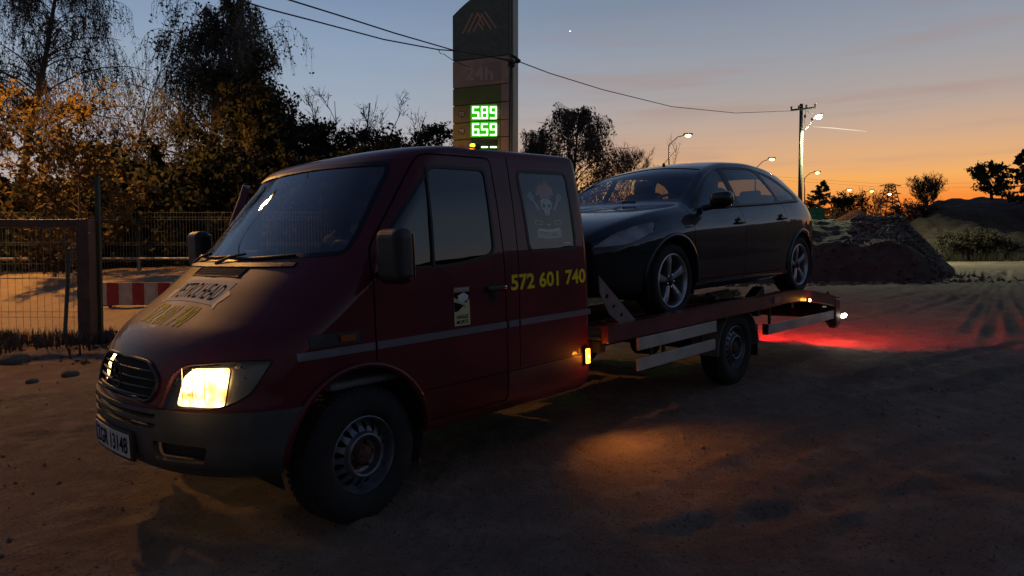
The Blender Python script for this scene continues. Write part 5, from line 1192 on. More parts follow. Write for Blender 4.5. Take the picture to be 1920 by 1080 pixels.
for s in (-1, 1):
    def P(u, v): # piston at an angle
        a = .65; return (s*(.125+u*math.cos(a)+v*math.sin(a)*0-v*math.sin(a)*0+v*math.sin(a)), .055-u*math.sin(a)*-1*0+u*math.sin(a)*-1+v*math.cos(a))
    art([P(-.022, 0), (P(.022, 0)), P(.022, .045), P(-.022, .045)], M['grey_print'])
    for q in (.012, .022, .032): art([P(-.022, q), P(.022, q), P(.022, q+.003), P(-.022, q+.003)], M['black_print'], .0044)
    art([P(-.007, 0), P(-.010, -.085), P(.010, -.085), P(.007, 0)], M['grey_print'], .0040)
    art([(s*.055, -.085), (s*.125, -.075), (s*.135, -.105), (s*.065, -.112)], M['grey_print'])
    art([(s*.065, -.089), (s*.118, -.082), (s*.123, -.101), (s*.07, -.106)], M['black_print'], .0042)
    art([(s*.095, -.150), (s*.125, -.140), (s*.115, -.165), (s*.125, -.195), (s*.095, -.180)], M['grey_print'])
bann = lambda u: -.012*(1-(u/.1)**2)*-1
art([(u, -.130-.010+(.010*(u/.1)**2)) for u in np.linspace(-.105, .105, 9)]+[(u, -.188-.010+(.010*(u/.1)**2)) for u in np.linspace(.105, -.105, 9)], M['cream'], .0044)
vs, fs = fit(text2d('PETROLHEAD', 1, .02, .7), .19, .036); decal(([(u, v-.164-.010+.010*(u/.1)**2) for u, v in vs], fs), ART, -.0062).build('window_print', M['black_print'], rg, fixn=False)
art([(-.022, -.098), (-.012, -.112), (.012, -.112), (.022, -.098), (.01, -.105), (-.01, -.105)], M['cream'])
for k_ in range(7): grid_patch(.010, .009, lambda u, v, o, k_=k_: ART(u-.054+.018*k_, v-.213, o), -.0085, nx=1, ny=1, th=.0005).build('window_print', M['red_print'], rg)
grid_patch(.07, .012, lambda u, v, o: ART(u+.165, v-.232, o), -.0085, nx=2, ny=1, th=.0005).build('window_print', M['grey_print'], rg)

# ---------------- wheels
def steel_wheel(c, s, steer=0.0):
    wh = thing('wheel', '', '', (c[0], c[1], c[2]), (0, 0, steer)); del wh['label']; del wh['category']; wh.parent = TR
    o = lambda y: s*y     # s=-1: outer face towards -y
    R = .342
    prof = [(.20, -.09), (.235, -.105), (.29, -.108), (.325, -.092), (.340, -.07), (R, -.035), (R, .035), (.340, .07), (.325, .092), (.29, .108), (.235, .105), (.20, .09)]
    MB().lathe([(r, o(-y)) for r, y in prof], n=48, closed=True).build('tyre', M['rubber'], wh, smooth=True)
    tr = MB()
    for k in range(60):
        a = 2*PI*k/60
        for yy in (-.055, 0, .055):
            tr.box((R*math.cos(a), yy, R*math.sin(a)), (.012, .042, .020), Matrix.Rotation(-a, 3, 'Y'))
    tr.build('tread_block', M['rubber'], wh, kind='stuff')
    rim = MB().lathe([(.200, o(.088)), (.193, o(.092)), (.186, o(.080)), (.180, o(.045)), (.172, o(.035)), (.165, o(.040))], n=48)
    rim.lathe([(.122, o(.075)), (.112, o(.100)), (.104, o(.104)), (.096, o(.098)), (.090, o(.060)), (.060, o(.050)), (.04, o(.05)), (0, o(.05))], n=48)
    rm = rim.build('rim', M['steel'], wh, smooth=True, auto=40)
    sp_ = MB()
    for k in range(16):
        a = 2*PI*k/16
        vs = []
        for r, y, wd in ((.168, .040, .020), (.145, .062, .013), (.120, .078, .020)):
            for q in (-wd, wd):
                vs.append((r*math.cos(a)-q*math.sin(a), o(y), r*math.sin(a)+q*math.cos(a)))
        sp_.add(vs, [(0, 1, 3, 2), (2, 3, 5, 4)])
    sp_.build('rim_web', M['steel'], wh, solid=.006)
    MB().lathe([(.19, o(.0)), (0, o(.0))], n=32).build('brake_disc', M['void'], wh)
    MB().lathe([(.088, o(.052)), (.05, o(.056)), (.048, o(.085)), (.03, o(.095)), (0, o(.095))], n=24).build('hub', M['rust'], wh, smooth=True)
    nb = MB()
    for k in range(6):
        a = 2*PI*k/6; nb.lathe([(0, o(.080)), (.010, o(.078)), (.010, o(.05))], (.068*math.cos(a), 0, .068*math.sin(a)), n=6)
    nb.build('wheel_nut', M['rust'], wh)
for c, s, st_ in (((-.06, -.855, .342), -1, .10), ((-.06, .855, .342), 1, .10), ((3.96, -.875, .342), -1, 0), ((3.96, .875, .342), 1, 0)):
    steel_wheel(c, s, st_)
# ---------------- chassis and bed
ch = MB()
for s in (-1, 1): ch.box((2.9, s*.38, .56), (6.7, .08, .16))
for x in (-.4, .9, 2.0, 3.0, 4.6, 5.6): ch.box((x, 0, .56), (.08, .72, .12))
ch.build('chassis_frame', M['frame'], TR)
MB().tube([(3.96, -.80, .345), (3.96, .80, .345)], .055, 10).lathe([(0, -.16), (.15, -.09), (.16, .09), (0, .16)], (3.96, 0, .345), n=16).build('rear_axle', M['frame'], TR, smooth=True)
MB().tube([(-.06, -.80, .345), (-.06, .80, .345)], .045, 8).build('front_axle', M['frame'], TR)
MB().box((1.2, .45, .42), (.9, .5, .28)).build('fuel_tank', M['frame'], TR, bevel=.04)
TOP = [(1.86, .78), (4.40, .778), (4.85, .785), (5.15, .778), (5.5, .745), (6.0, .665), (6.34, .60)]
for s in (-1, 1):
    poly = TOP+[(x, z-.118) for x, z in TOP[::-1]]
    MB().prism(poly, s*1.01, s*1.07, lambda u, v, h: (u, h, v)).build('side_rail', M['redbed'], TR, bevel=.008)
    MB().prism([(x, z+.004) for x, z in TOP]+[(x, z-.012) for x, z in TOP[::-1]], s*.965, s*1.076, lambda u, v, h: (u, h, v)).build('rail_cap', M['redbed'], TR)
    MB().prism([(6.19, .61), (6.345, .585), (6.36, .30), (6.22, .28)], s*.99, s*1.075, lambda u, v, h: (u, h, v)).build('end_post', M['redbed'], TR, bevel=.01)
    MB().prism([(6.14, .34), (6.20, .36), (6.36, .34), (6.36, .255), (6.27, .255)], s*.98, s*1.05, lambda u, v, h: (u, h, v)).build('post_foot', M['frame'], TR)
    # head gusset with three holes
    G = [(1.842, 1.135), (1.85, 1.02), (1.95, .86), (2.07, .782), (2.275, .782)]
    hx = lambda x, z: [(x+.022*math.cos(PI/3*i), z+.018*math.sin(PI/3*i)) for i in range(6)]
    vs, fs = plate([G, hx(1.93, .985), hx(2.01, .905), hx(2.10, .835)], .008)
    MB().add([(v[0], s*1.015+v[2], v[1]) for v in vs], fs).build('gusset_plate', M['galv'] if s > 0 else mat('dull_pink_steel', (.17, .13, .125), .5, .2, noise=.2), TR)
    for z0, z1, xa, xb, sl in ((.655, .562, 2.235, 3.41, 0), (.502, .412, 2.225, 3.385, 0)):
        MB().prism([(xa, z0), (xa, z1), (xb, z1), (xb, z0)], s*1.045, s*1.068, lambda u, v, h: (u, h, v)).build('side_guard_board', M['board'], TR, bevel=.004)
    for x in (2.45, 2.62, 3.22):
        MB().box((x, s*1.035, .54), (.03, .018, .27)).build('guard_bracket', M['frame'], TR)
    MB().prism([(4.46, .502), (4.44, .408), (6.175, .375), (6.18, .470)], s*1.045, s*1.066, lambda u, v, h: (u, h, v)).build('tail_guard_board', M['board'], TR, bevel=.004)
    for x in (4.54, 6.08): MB().box((x, s*1.03, .57), (.028, .02, .24)).build('guard_bracket', M['frame'], TR)
    MB().box((4.45, s*1.03, .455), (.02, .05, .10)).build('guard_end', M['void'], TR)
    # fender
    vs = []; fs = []; nn = 20
    for r in (.392, .402):
        for y in (s*.73, s*1.0):
            for a in np.linspace(-.05, PI*1.02, nn): vs.append((3.965+r*math.cos(a), y, .335+r*math.sin(a)*.92))
    for i in range(nn-1):
        a, b, c, d = i, nn+i, 2*nn+i, 3*nn+i
        fs += [(a, a+1, b+1, b), (c, c+1, d+1, d), (a, a+1, c+1, c), (b, b+1, d+1, d)]
    MB().add(vs, fs).build('wheel_arch', mat('faded_fender', (.16, .145, .13), .55, noise=.3), TR, smooth=False)
    MB().box((4.37, s*.86, .36), (.015, .25, .30)).build('mud_flap', M['void'], TR)
    sm = MB().box((5.40, s*1.078, .655), (.05, .014, .04)).build('bed_marker_lamp', M['black'], TR, bevel=.004)
    MB().box((5.40, s*1.089, .655), (.032, .012, .026)).build('lamp_lens', M['amber_hot'], sm, bevel=.003)
    rl = MB().box((6.385, s*.86, .43), (.05, .24, .11)).build('tail_lamp', M['black'], TR, bevel=.006)
    MB().box((6.415, s*.86, .43), (.014, .22, .09)).build('lamp_lens', M['redlamp'], rl, bevel=.003)
light('amber_light', 'POINT', (5.40, -1.13, .655), .25, (1, .35, .04), TR, .02)
MB().box((4.62, -1.0745, .725), (.14, .006, .06)).build('rail_plate', mat('red_grey_label', (.22, .12, .11), .5), TR)
MB().prism(TOP+[(x, z-.03) for x, z in TOP[::-1]], -.30, .30, lambda u, v, h: (u, h, v-.085)).build('bed_centre_panel', M['frame'], TR)
for s in (-1, 1):
    DK = [(x, z-.078) for x, z in TOP]
    MB().prism(DK+[(x, z-.022) for x, z in DK[::-1]], s*.42, s*1.005, lambda u, v, h: (u, h, v)).build('deck_track', M['deck'], TR)
    lp = MB()
    for x in np.arange(1.98, 4.9, .13):
        lp.box((x, s*.72, .7065), (.028, .46, .009))
    lp.build('deck_rung', M['deck'], TR, kind='stuff')
for x in (1.9, 2.9, 4.4, 5.2, 6.0): MB().box((x, 0, np.interp(x, [p[0] for p in TOP], [p[1] for p in TOP])-.15), (.07, 1.98, .08)).build('cross_member', M['frame'], TR)
MB().box((6.33, 0, .42), (.07, 1.98, .13)).build('rear_beam', M['redbed'], TR, bevel=.008)
MB().box((2.02, .25, .84), (.16, .34, .18)).tube([(2.02, .05, .84), (2.02, .45, .84)], .07, 12).build('winch', M['frame'], TR, bevel=.01)
wl = MB().box((6.40, -1.055, .385), (.09, .03, .03)).build('work_lamp', M['black'], TR)
MB().lathe([(0, .060), (.020, .055), (.024, .030), (.024, -.03), (.0, -.034)], (6.475, -1.065, .378), axis='X', n=16).build('lamp_glass', M['worklamp'], wl, smooth=True)
light('work_light', 'POINT', (6.56, -1.10, .37), .35, (1, .95, .75), TR, .02)
# beams
light('headlight_beam', 'SPOT', (-.90, -.66, .77), 42, (1, .66, .26), TR, .06, spot=95, blend=.8, rot=(-1, -.02, -.16))
light('headlight_beam', 'SPOT', (-.90, .66, .77), 42, (1, .66, .26), TR, .06, spot=95, blend=.8, rot=(-1, .02, -.16))
light('headlight_spill', 'POINT', (-.93, -.72, .77), .5, (1, .62, .2), TR, .05)
for y in (-.86, .0, .86): light('tail_light', 'SPOT', (6.44, y, .43), 100, (1, .02, .02), TR, .04, spot=150, blend=.6, rot=(1, -.2, -.50))
bm.free()
# ================================================================== HATCHBACK on the bed (own frame: x from nose to tail, z from its tyres)
cpos = Mt @ Vector((2.20, 0, .703))
CR = thing('hatchback_car', 'black five-door hatchback with silver five-spoke wheels riding on the truck bed', 'car', tuple(cpos), (0, TILT, 0))
L_ = 4.32
X_ = [0, .03, .08, .18, .35, .6, .88, 1.1, 1.25, 1.5, 1.8, 2.05, 2.4, 2.8, 3.2, 3.48, 3.70, 3.85, 3.96, 4.04, 4.10, 4.14]
fW = pchip(X_, [.50, .60, .68, .765, .83, .875, .90, .905, .905, .905, .91, .912, .915, .915, .91, .905, .89, .865, .83, .79, .74, .62])
fB = pchip(X_, [.42, .32, .26, .22, .20, .19, .19, .19, .19, .19, .19, .19, .19, .19, .19, .19, .20, .22, .25, .28, .32, .42])
fS = pchip(X_, [.58, .63, .665, .705, .755, .81, .855, .88, .89, .90, .91, .92, .932, .95, .97, .985, .985, .97, .94, .90, .86, .78])  # shoulder
fT = pchip(X_, [.60, .66, .715, .77, .83, .885, .93, .96, 1.005, 1.16, 1.315, 1.385, 1.435, 1.445, 1.425, 1.39, 1.34, 1.25, 1.12, 1.0, .90, .81])   # centre top
fE = pchip(X_, [.59, .645, .695, .745, .80, .855, .90, .925, .945, 1.075, 1.24, 1.318, 1.378, 1.39, 1.365, 1.32, 1.255, 1.15, 1.04, .955, .885, .805])   # edge of top
fWt = pchip(X_, [.42, .52, .58, .64, .70, .735, .755, .765, .765, .72, .645, .605, .585, .58, .575, .575, .59, .62, .65, .66, .64, .55])
def sect(x):
    W_, b, s, t_, e, wt = [float(f(x)) for f in (fW, fB, fS, fT, fE, fWt)]
    p = [(0, b), (.70*W_, b), (.90*W_, b+.01), (.955*W_, b+.05)]
    hgt = s-b
    for k, (q, wq) in enumerate(((.22, .975), (.38, .985), (.52, .992), (.66, .998), (.76, 1.0), (.82, .988), (.90, .962), (.96, .938))): p.append((W_*wq, b+hgt*q))
    ws_ = W_*.915; p.append((ws_, s))
    wi = min(wt, ws_-.01)
    for q in (.12, .3, .5, .7, .88): p.append((ws_+(wi-ws_)*(q+.10*math.sin(PI*q)*-0.6), s+(e-s)*q))
    p.append((wi, e)); p.append((wi-.02, e+(t_-e)*.22)); p.append((wi-.055, e+(t_-e)*.42))
    for q in (.8, .6, .4, .2, 0): p.append(((wi-.055)*q, e+(t_-e)*(.42+.58*(1-q**2))))
    return p
bm = bmesh.new(); rows = []
xs_ = np.unique(np.round(np.concatenate([[0, .01, .03, .055, .08, .12, .18, .26], np.linspace(.35, 3.8, 54), [3.85, 3.90, 3.95, 3.99, 4.03, 4.06, 4.09, 4.12, 4.14]]), 4))
for x in xs_:
    p = sect(float(x)); ring = [(float(x), -a, b) for a, b in p]+[(float(x), a, b) for a, b in p[-2:0:-1]]
    rows.append([bm.verts.new(q) for q in ring])
K = len(rows[0])
for i in range(len(rows)-1):
    for k in range(K):
        k2 = (k+1) % K; bm.faces.new((rows[i][k], rows[i+1][k], rows[i+1][k2], rows[i][k2]))
bm.faces.new(rows[0]); bm.faces.new(rows[-1][::-1])
lay = bm.faces.layers.int.new('part'); bm.faces.layers.int.new('tmp')
bmesh.ops.recalc_face_normals(bm, faces=bm.faces); bm.normal_update()
if sum(f.normal.z for f in bm.faces if f.calc_center_median().z > 1.3) < 0: bmesh.ops.reverse_faces(bm, faces=bm.faces)
def rack(poly):  # side outlines sheared with the roof's inward lean need none: projected straight across
    return poly
FX, RX = .86, 3.50
C_BODY, C_G1, C_G2, C_G3, C_WS, C_HW, C_SEAM, C_SURR, C_HL, C_GRL, C_TL = range(11)
for s, fl in ((0, near), (1, far)):
    up = lambda f, fl=fl: fl(f) and f.normal.z < .85
    so = roundpoly([(1.22, .910), (3.60, 1.005), (3.63, 1.07), (3.35, 1.275), (2.75, 1.365), (2.1, 1.325), (1.75, 1.21)], [.02, .04, .04, .2, .3, .3, .1])
    cut(bm, so, XA, ZA, (0, 1, 0), up, lay, C_SURR)
    cut(bm, roundpoly([(1.40, .940), (2.07, .960), (2.12, 1.31), (2.04, 1.30), (1.78, 1.20)], [.02, .03, .03, .1, .1]), XA, ZA, (0, 1, 0), up, lay, C_G1, only=(C_SURR,))
    cut(bm, roundpoly([(2.17, .962), (2.98, .992), (3.05, 1.05), (2.90, 1.32), (2.75, 1.335), (2.20, 1.318)], [.03, .05, .08, .12, .2, .03]), XA, ZA, (0, 1, 0), up, lay, C_G2, only=(C_SURR,))
    cut(bm, roundpoly([(3.10, 1.005), (3.53, 1.035), (3.54, 1.08), (3.30, 1.245), (3.00, 1.315)], [.03, .03, .03, .2, .03]), XA, ZA, (0, 1, 0), up, lay, C_G3, only=(C_SURR,))
    for ol in ([(1.16, .30), (1.166, .30), (1.176, .94), (1.17, .94)], [(2.115, .24), (2.121, .24), (2.125, .98), (2.119, .98)], [(1.16, .295), (2.95, .285), (2.95, .291), (1.16, .301)], [(3.08, .62), (3.086, .62), (3.12, 1.0), (3.114, 1.0)]):
        cut(bm, ol, XA, ZA, (0, 1, 0), fl, lay, C_SEAM, only=(C_BODY,))
    sg_ = -1 if s == 0 else 1
    hlp = roundpoly([(.06, .615), (.30, .63), (.60, .725), (.67, .805), (.50, .79), (.22, .72)], [.02, .1, .03, .02, .1, .1])
    cut(bm, hlp, XA, ZA, (0, 1, 0), lambda f, fl=fl: fl(f), lay, C_HL, only=(C_BODY,))
    cut(bm, roundpoly([(3.95, .78), (4.09, .74), (4.07, .88), (3.90, 1.10), (3.83, 1.10), (3.88, .94)][::1], .02), XA, ZA, (0, 1, 0), fl, lay, C_TL, only=(C_BODY,))
    for cx in (FX, RX): cut(bm, circ(cx, .315, .365, 26), XA, ZA, (0, 1, 0), lambda f, fl=fl: fl(f) and abs(f.calc_center_median().y) > .5, lay, delete=True)
upf = lambda f: f.normal.z > .15
YA = (0, 1, 0)
wsp_ = roundpoly([(1.245, 0), (1.33, -.66), (2.0, -.535), (1.95, 0), (2.0, .535), (1.33, .66)], [.2, .05, .05, .2, .05, .05])
cut(bm, wsp_, XA, YA, (0, 0, 1), upf, lay, C_WS, only=(C_BODY, C_SURR))
cut(bm, roundpoly([(3.73, -.50), (3.95, -.54), (3.95, .54), (3.73, .50)], .05), XA, YA, (0, 0, 1), upf, lay, C_HW, only=(C_BODY,))
cut(bm, roundpoly([(-.42, .42), (.42, .42), (.36, .55), (-.36, .55)], .03), YA, ZA, (1, 0, 0), lambda f: f.normal.x < -.3, lay, C_GRL, only=(C_BODY,))
bm.normal_update(); bm.verts.index_update(); bm.verts.ensure_lookup_table()
def cpart(pid, name, m, parent=CR, disp=0, solid=0, side=0): return shell(bm, lay, pid, name, m, parent, disp, None, solid, side)
cpart(C_BODY, 'car_body', M['black_car'], solid=.018)
for s in (-1, 1): cpart(C_SURR, 'window_surround', M['blackgloss'], disp=-.003, solid=.012, side=s)
def gside(pid, name, m):
    for s in (-1, 1): shell(bm, lay, pid, name, m, CR, -.006, None, 0, s)
gside(C_G1, 'front_side_window', M['carglass']); gside(C_G2, 'rear_side_window', M['carglass']); gside(C_G3, 'quarter_window', M['privacy'])
cpart(C_WS, 'car_windscreen', M['carws'], disp=-.006); cpart(C_HW, 'rear_windscreen', M['privacy'], disp=-.006)
for s in (-1, 1): cpart(C_SEAM, 'door_gap', M['void'], disp=-.012, side=s)
gside(C_HL, 'car_headlight', glass_mat('clear_lens', (.8, .8, .8), .03, 1.7, haze=(.5, .5, .54), hz=.8))
for s in (-1, 1): shell(bm, lay, C_HL, 'lamp_bowl', M['reflector'], CR, -.05, None, 0, s)
cpart(C_GRL, 'car_grille', M['void'], disp=-.03)
gside(C_TL, 'car_tail_lamp', mat('dark_tail_lens', (.10, .02, .02), .15, coat=.8))
def csy(x, z):
    p = sect(x); ys = [a for a, b in p]; zz = [b for a, b in p]
    for i in range(2, len(p)-1):
        if zz[i] <= z <= zz[i+1]:
            return ys[i]+(ys[i+1]-ys[i])*(z-zz[i])/max(1e-6, zz[i+1]-zz[i])
    return ys[8]
for s in (-1, 1):
    for cx in (FX, RX):
        pts = [(cx+.375*math.cos(a), s*(csy(cx+.375*math.cos(a), .315+.375*math.sin(a))-.002), .315+.375*math.sin(a)) for a in np.linspace(-.1, PI+.1, 26)]
        MB().tube(pts, .020, 7).build('wheel_arch', M['black_car'], CR, smooth=True)
        vs = []; fs = []
        for i, a in enumerate(np.linspace(-.4, PI+.4, 20)):
            for y in (s*.86, s*.50): vs.append((cx+.372*math.cos(a), y, .315+.372*math.sin(a)))
        for i in range(19): fs.append((2*i, 2*i+1, 2*i+3, 2*i+2))
        MB().add(vs, fs).build('arch_liner', M['void'], CR, solid=.008)
    # handles, mirror, waist chrome
    for x, z in ((1.98, .785), (2.93, .82)):
        hn = MB().box((x+.01, s*(csy(x, z)+.018), z), (.155, .022, .026)).build('car_door_handle', M['black_car'], CR, bevel=.009)
        MB().lathe([(0, s*.004), (.05, 0), (.055, -s*.004)], (x, s*(csy(x, z)+.002), z-.006), n=18).build('handle_cup', M['void'], hn, smooth=True)
    mi = MB().box((1.45, s*1.005, .985), (.13, .20, .135)).build('car_mirror', M['black_car'], CR, bevel=.05, smooth=True); mi.modifiers['bevel'].segments = 5
    MB().box((1.475, s*.985, .918), (.09, .12, .03)).build('mirror_base', M['black'], mi, bevel=.01)
    MB().tube([(1.42, s*.84, .915), (1.45, s*.95, .935)], .028, 8).build('mirror_stalk', M['black'], mi)
    MB().tube([(x, s*(csy(x, float(fS(x))+.01)+.006), float(fS(x))+.022) for x in np.linspace(1.3, 3.58, 16)], .006, 5).build('waist_trim', M['chrome'] if 0 else M['blackgloss'], CR)
    grid = MB().box((1.08, s*(csy(1.08, .75)+.003), .755), (.10, .004, .010)).build('wing_badge', M['chrome'], CR)
MB().tube([(1.28, .60, .955), (1.25, .1, 1.0), (1.24, -.25, 1.0)], .007, 5).tube([(1.25, -.10, 1.012), (1.33, -.62, .985)], .007, 5).build('car_wiper', M['blackgloss'], CR)
MB().lathe([(.018, 0), (.012, .02), (0, .03)], (2.15, 0, 1.405), 'Z', 12).tube([(2.15, 0, 1.42), (2.42, 0, 1.60)], [.004, .002], 5).build('roof_aerial', M['black'], CR)
MB().box((.0, 0, .60), (.02, .08, .035)).build('nose_badge', M['chrome'], CR, bevel=.008)
# seats and interior
for y in (-.37, .37):
    s1 = MB().box((2.0, y, .52), (.48, .48, .16)).build('car_seat', M['seat'], CR, bevel=.05)
    MB().box((2.28, y, .85), (.14, .46, .60), Matrix.Rotation(.22, 3, 'Y')).build('seat_back', M['seat'], s1, bevel=.06)
    MB().box((2.36, y, 1.20), (.09, .25, .17), Matrix.Rotation(.15, 3, 'Y')).build('head_restraint', M['seat'], s1, bevel=.04)
rb = MB().box((3.0, 0, .5), (.5, 1.2, .2)).box((3.30, 0, .78), (.14, 1.2, .50), Matrix.Rotation(.25, 3, 'Y')).build('rear_bench', M['seat'], CR, bevel=.05)
for y in (-.36, .36): MB().box((3.38, y, 1.09), (.08, .24, .12)).build('head_restraint', M['seat'], rb, bevel=.03)
MB().box((1.42, 0, .85), (.34, 1.36, .14)).box((2.3, 0, .30), (2.6, 1.5, .04)).build('car_dashboard', M['interior'], CR, bevel=.03)
ctr = Vector((1.68, -.37, .90)); nrm = Vector((.9, 0, .43)); ax = Vector((.43, 0, -.9))
MB().tube([ctr+(ax*math.cos(a)+Vector((0, 1, 0))*math.sin(a))*.185 for a in np.linspace(0, 2*PI, 29)], .014, 7, caps=False).tube([ctr+Vector((0, .18, 0)), ctr-Vector((0, .18, 0))], .014, 6).tube([ctr, ctr-nrm*.2], .03, 7).build('car_steering_wheel', M['black'], CR)
MB().box((1.78, 0, 1.20), (.03, .22, .06)).build('rear_view_mirror', M['black'], CR, bevel=.01)
MB().box((2.2, 0, .22), (3.6, 1.3, .05)).build('underbody', M['void'], CR)
def alloy_wheel(c, s):
    wh = bpy.data.objects.new('wheel', None); COL.objects.link(wh); wh.location = c; wh.parent = CR
    o = lambda y: s*y; R = .312
    prof = [(.222, -.085), (.25, -.102), (.28, -.104), (.303, -.088), (R, -.05), (R, .05), (.303, .088), (.28, .104), (.25, .102), (.222, .085)]
    MB().lathe([(r, o(y)) for r, y in prof], n=48, closed=True).build('tyre', M['rubber'], wh, smooth=True)
    MB().lathe([(.228, o(.088)), (.222, o(.096)), (.213, o(.090)), (.207, o(.055)), (.205, o(-.07))], n=48).build('rim', M['alloy'], wh, smooth=True)
    MB().lathe([(.204, o(-.02)), (.0, o(-.02))], n=32).build('rim_back', M['void'], wh)
    MB().lathe([(.13, o(.0)), (.13, o(.012)), (0, o(.012))], n=32).build('brake_disc', M['frame'], wh)
    for k in range(5):
        a = 2*PI*k/5+PI/2+.12; vs = []
        for r, wd, y in ((.035, .022, .062), (.09, .024, .072), (.15, .030, .080), (.214, .040, .078)):
            for q, yy in ((-wd, y-.012), (-wd*.55, y), (wd*.55, y), (wd, y-.012), (wd*.8, y-.05), (-wd*.8, y-.05)):
                vs.append((r*math.cos(a)-q*math.sin(a), o(yy), r*math.sin(a)+q*math.cos(a)))
        fs = []
        for i in range(3):
            for j in range(6): fs.append((i*6+j, i*6+(j+1) % 6, (i+1)*6+(j+1) % 6, (i+1)*6+j))
        fs += [tuple(range(6)), tuple(18+j for j in range(6))]
        MB().add(vs, fs).build('spoke', M['alloy'], wh)
        b = a+PI/5
        MB().lathe([(0, o(.072)), (.008, o(.070)), (.008, o(.04))], (.052*math.cos(b), 0, .052*math.sin(b)), n=6).build('wheel_bolt', M['chrome'], wh)
    MB().lathe([(.060, o(.045)), (.058, o(.062)), (.034, o(.066)), (.030, o(.080)), (0, o(.084))], n=24).build('hub_cap', M['black'], wh, smooth=True)
for cx in (FX, RX):
    for s in (-1, 1): alloy_wheel((cx, s*.775, .312), s)
bm.free()
# loose gear lying on the deck beside the car
def on_bed(name, label, cat, loc): 
    p = Mt @ Vector(loc); return thing(name, label, cat, tuple(p), (0, TILT, 0))
ck = on_bed('wheel_chock', 'small black wheel chock lying on the deck ahead of the rear car wheel', 'wheel chock', (5.02, -.66, .712))
MB().prism([(-.12, 0), (.12, 0), (.10, .10), (.02, .07)], -.06, .06, lambda u, v, h: (u, h, v)).build('chock_body', M['black'], ck, bevel=.008)
sc_ = on_bed('ratchet_strap', 'crumpled pale strap heaped on the deck under the car door', 'strap', (4.72, -.45, .712))
random.seed(5); m_ = MB()
for k in range(5):
    p = [(random.uniform(-.30, .28), random.uniform(-.08, .10), random.uniform(.01, .07)) for _ in range(6)]
    pp = []
    for i in range(5):
        for q in (0, .33, .66): pp.append(tuple(p[i][j]*(1-q)+p[i+1][j]*q for j in range(3)))
    m_.tube(pp, .016, 4)
m_.build('webbing', mat('dirty_webbing', (.22, .16, .11), .9, noise=.4), sc_)
MB().box((.2, -.05, .03), (.12, .05, .04)).build('ratchet', M['galv'], sc_)
# ---------------- person in the cab (skinned figure)
pp = Mt @ Vector((0, 0, 0))
PS = thing('person', 'person in a dark cap and jacket sitting in the cab behind the windscreen', 'person', (0, 0, 0), (0, TILT, 0))
M['jacket'] = mat('dark_jacket', (.02, .02, .024), .85, bump=.3, bscale=60); M['skin'] = mat('skin', (.36, .20, .14), .55)
px, py = .72, .40
J = [(px+.06, py, 1.04), (px+.04, py, 1.22), (px+.02, py, 1.40), (px, py, 1.47), (px-.02, py, 1.53),
     (px+.02, py-.16, 1.42), (px-.06, py-.23, 1.22), (px-.26, py-.14, 1.16), (px+.02, py+.16, 1.42), (px-.06, py+.23, 1.22), (px-.26, py+.12, 1.16),
     (px-.02, py-.11, 1.03), (px-.36, py-.12, 1.04), (px-.46, py-.12, .82), (px-.02, py+.11, 1.03), (px-.36, py+.12, 1.04), (px-.46, py+.12, .82)]
Ed = [(0, 1), (1, 2), (2, 3), (3, 4), (2, 5), (5, 6), (6, 7), (2, 8), (8, 9), (9, 10), (0, 11), (11, 12), (12, 13), (0, 14), (14, 15), (15, 16)]
R_ = [(.15, .11), (.15, .11), (.15, .10), .07, .055, .075, .055, .038, .075, .055, .038, .09, .07, .05, .09, .07, .05]
def mk_skin(name, pts, edges, radii, m, parent, sub=2):
    me = bpy.data.meshes.new(name); b_ = bmesh.new(); sl = b_.verts.layers.skin.verify(); vv = [b_.verts.new(p) for p in pts]
    for a, c in edges: b_.edges.new((vv[a], vv[c]))
    for v, r in zip(vv, radii):
        v[sl].radius = r if hasattr(r, '__len__') else (r, r); v[sl].use_root = (v == vv[0])
    b_.to_mesh(me); b_.free(); me.materials.append(m)
    o = bpy.data.objects.new(name, me); COL.objects.link(o); o.parent = parent
    md = o.modifiers.new('skin', 'SKIN'); md.use_smooth_shade = True
    s2 = o.modifiers.new('sub', 'SUBSURF'); s2.levels = sub; s2.render_levels = sub
    return o
mk_skin('body', J, Ed, R_, M['jacket'], PS)
hx_, hy_, hz_ = px-.05, py, 1.63
hb = bmesh.new(); bmesh.ops.create_icosphere(hb, subdivisions=4, radius=1)
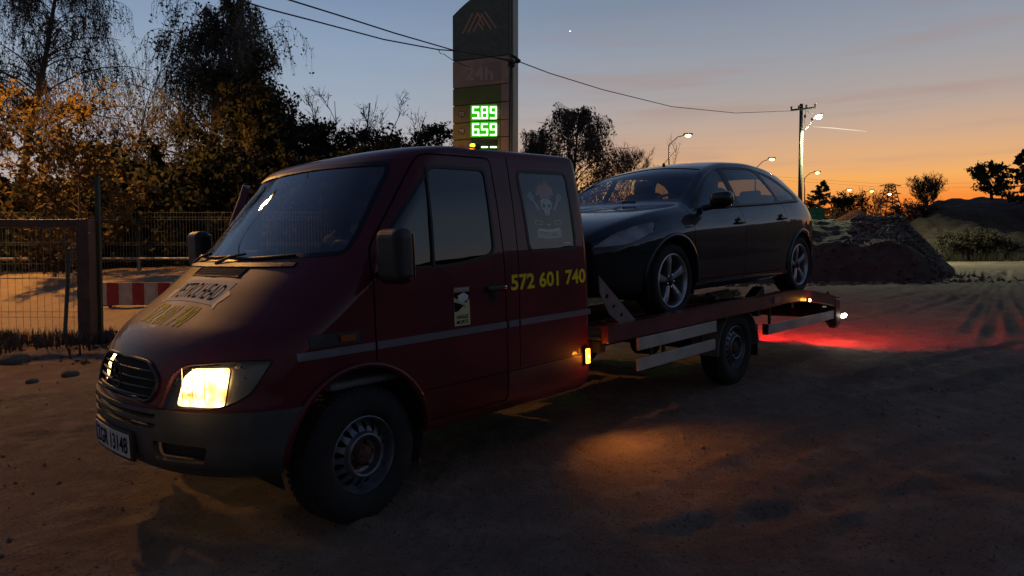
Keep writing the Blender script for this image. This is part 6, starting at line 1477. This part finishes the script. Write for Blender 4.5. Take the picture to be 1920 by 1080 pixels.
for v in hb.verts:
    x, y, z = v.co
    fx = -x  # face looks to -x
    k = 1.0
    jaw = 1-.28*max(0, -z)**1.5*(1 if fx < .2 else .8)
    co = Vector((x*.098*(1 if x > 0 else jaw*1.02), y*.074*jaw, z*.118))
    # nose, eye sockets, lips, chin
    def bump_(cy, cz, w, h, a):
        global _
        return a*math.exp(-((y-cy)/w)**2-((z-cz)/h)**2) if fx > .3 else 0
    co.x -= bump_(0, -.12, .14, .20, .024)+bump_(0, -.48, .30, .07, .008)+bump_(0, -.78, .3, .14, .010)
    co.x += bump_(.36, .06, .20, .12, .012)+bump_(-.36, .06, .20, .12, .012)+bump_(0, -.52, .3, .02, .004)
    v.co = co+Vector((hx_, hy_, hz_))
me = bpy.data.meshes.new('head'); hb.to_mesh(me); hb.free()
hd_ = finish(me, 'head', M['skin'], PS, smooth=True)
for s in (-1, 1):
    MB().lathe([(0, -.012), (.022, -.006), (.026, .004), (0, .010)], (hx_+.01, hy_+s*.074, hz_-.005), n=12).build('ear', M['skin'], hd_, smooth=True)
    MB().lathe([(0, -.004), (.010, 0), (0, .004)], (hx_-.078, hy_+s*.030, hz_+.008), axis='X', n=10).build('eye', M['black_print'], hd_, smooth=True)
cp = MB().lathe([(.106, -.005), (.107, .03), (.095, .075), (.06, .10), (0, .112)], (hx_+.01, hy_, hz_+.045), 'Z', 24)
cp.prism([(-.09, -.065), (-.15, -.05), (-.172, 0), (-.15, .05), (-.09, .065)], hz_+.042, hz_+.050, lambda u, v, h: (hx_+u, hy_+v, h)).build('cap', M['black'], PS, smooth=True)
for s, wr in ((-1, (px-.26, py-.14, 1.16)), (1, (px-.26, py+.12, 1.16))):
    d = Vector((-.8, -s*.35, .15)).normalized(); w0 = Vector(wr); side = d.cross(Vector((0, 0, 1))).normalized()
    pts = [tuple(w0), tuple(w0+d*.05), tuple(w0+d*.09)]; ed = [(0, 1), (1, 2)]; rr = [.028, (.036, .018), (.036, .016)]
    for q, ln in ((-.030, .065), (-.010, .078), (.010, .074), (.030, .058)):
        b0 = w0+d*.09+side*q; i0 = len(pts); dn = Vector((0, 0, -.25))
        pts += [tuple(b0), tuple(b0+d*ln*.5), tuple(b0+(d+dn)*ln*.85), tuple(b0+(d+dn*2.2)*ln)]; ed += [(2, i0), (i0, i0+1), (i0+1, i0+2), (i0+2, i0+3)]; rr += [.009, .009, .008, .007]
    i0 = len(pts); b0 = w0+d*.035+side*(.034*s); pts += [tuple(b0), tuple(b0+d*.03+side*.03*s), tuple(b0+d*.06+side*.035*s)]; ed += [(1, i0), (i0, i0+1), (i0+1, i0+2)]; rr += [.012, .010, .008]
    mk_skin('hand', pts, ed, rr, M['skin'], PS, 1)
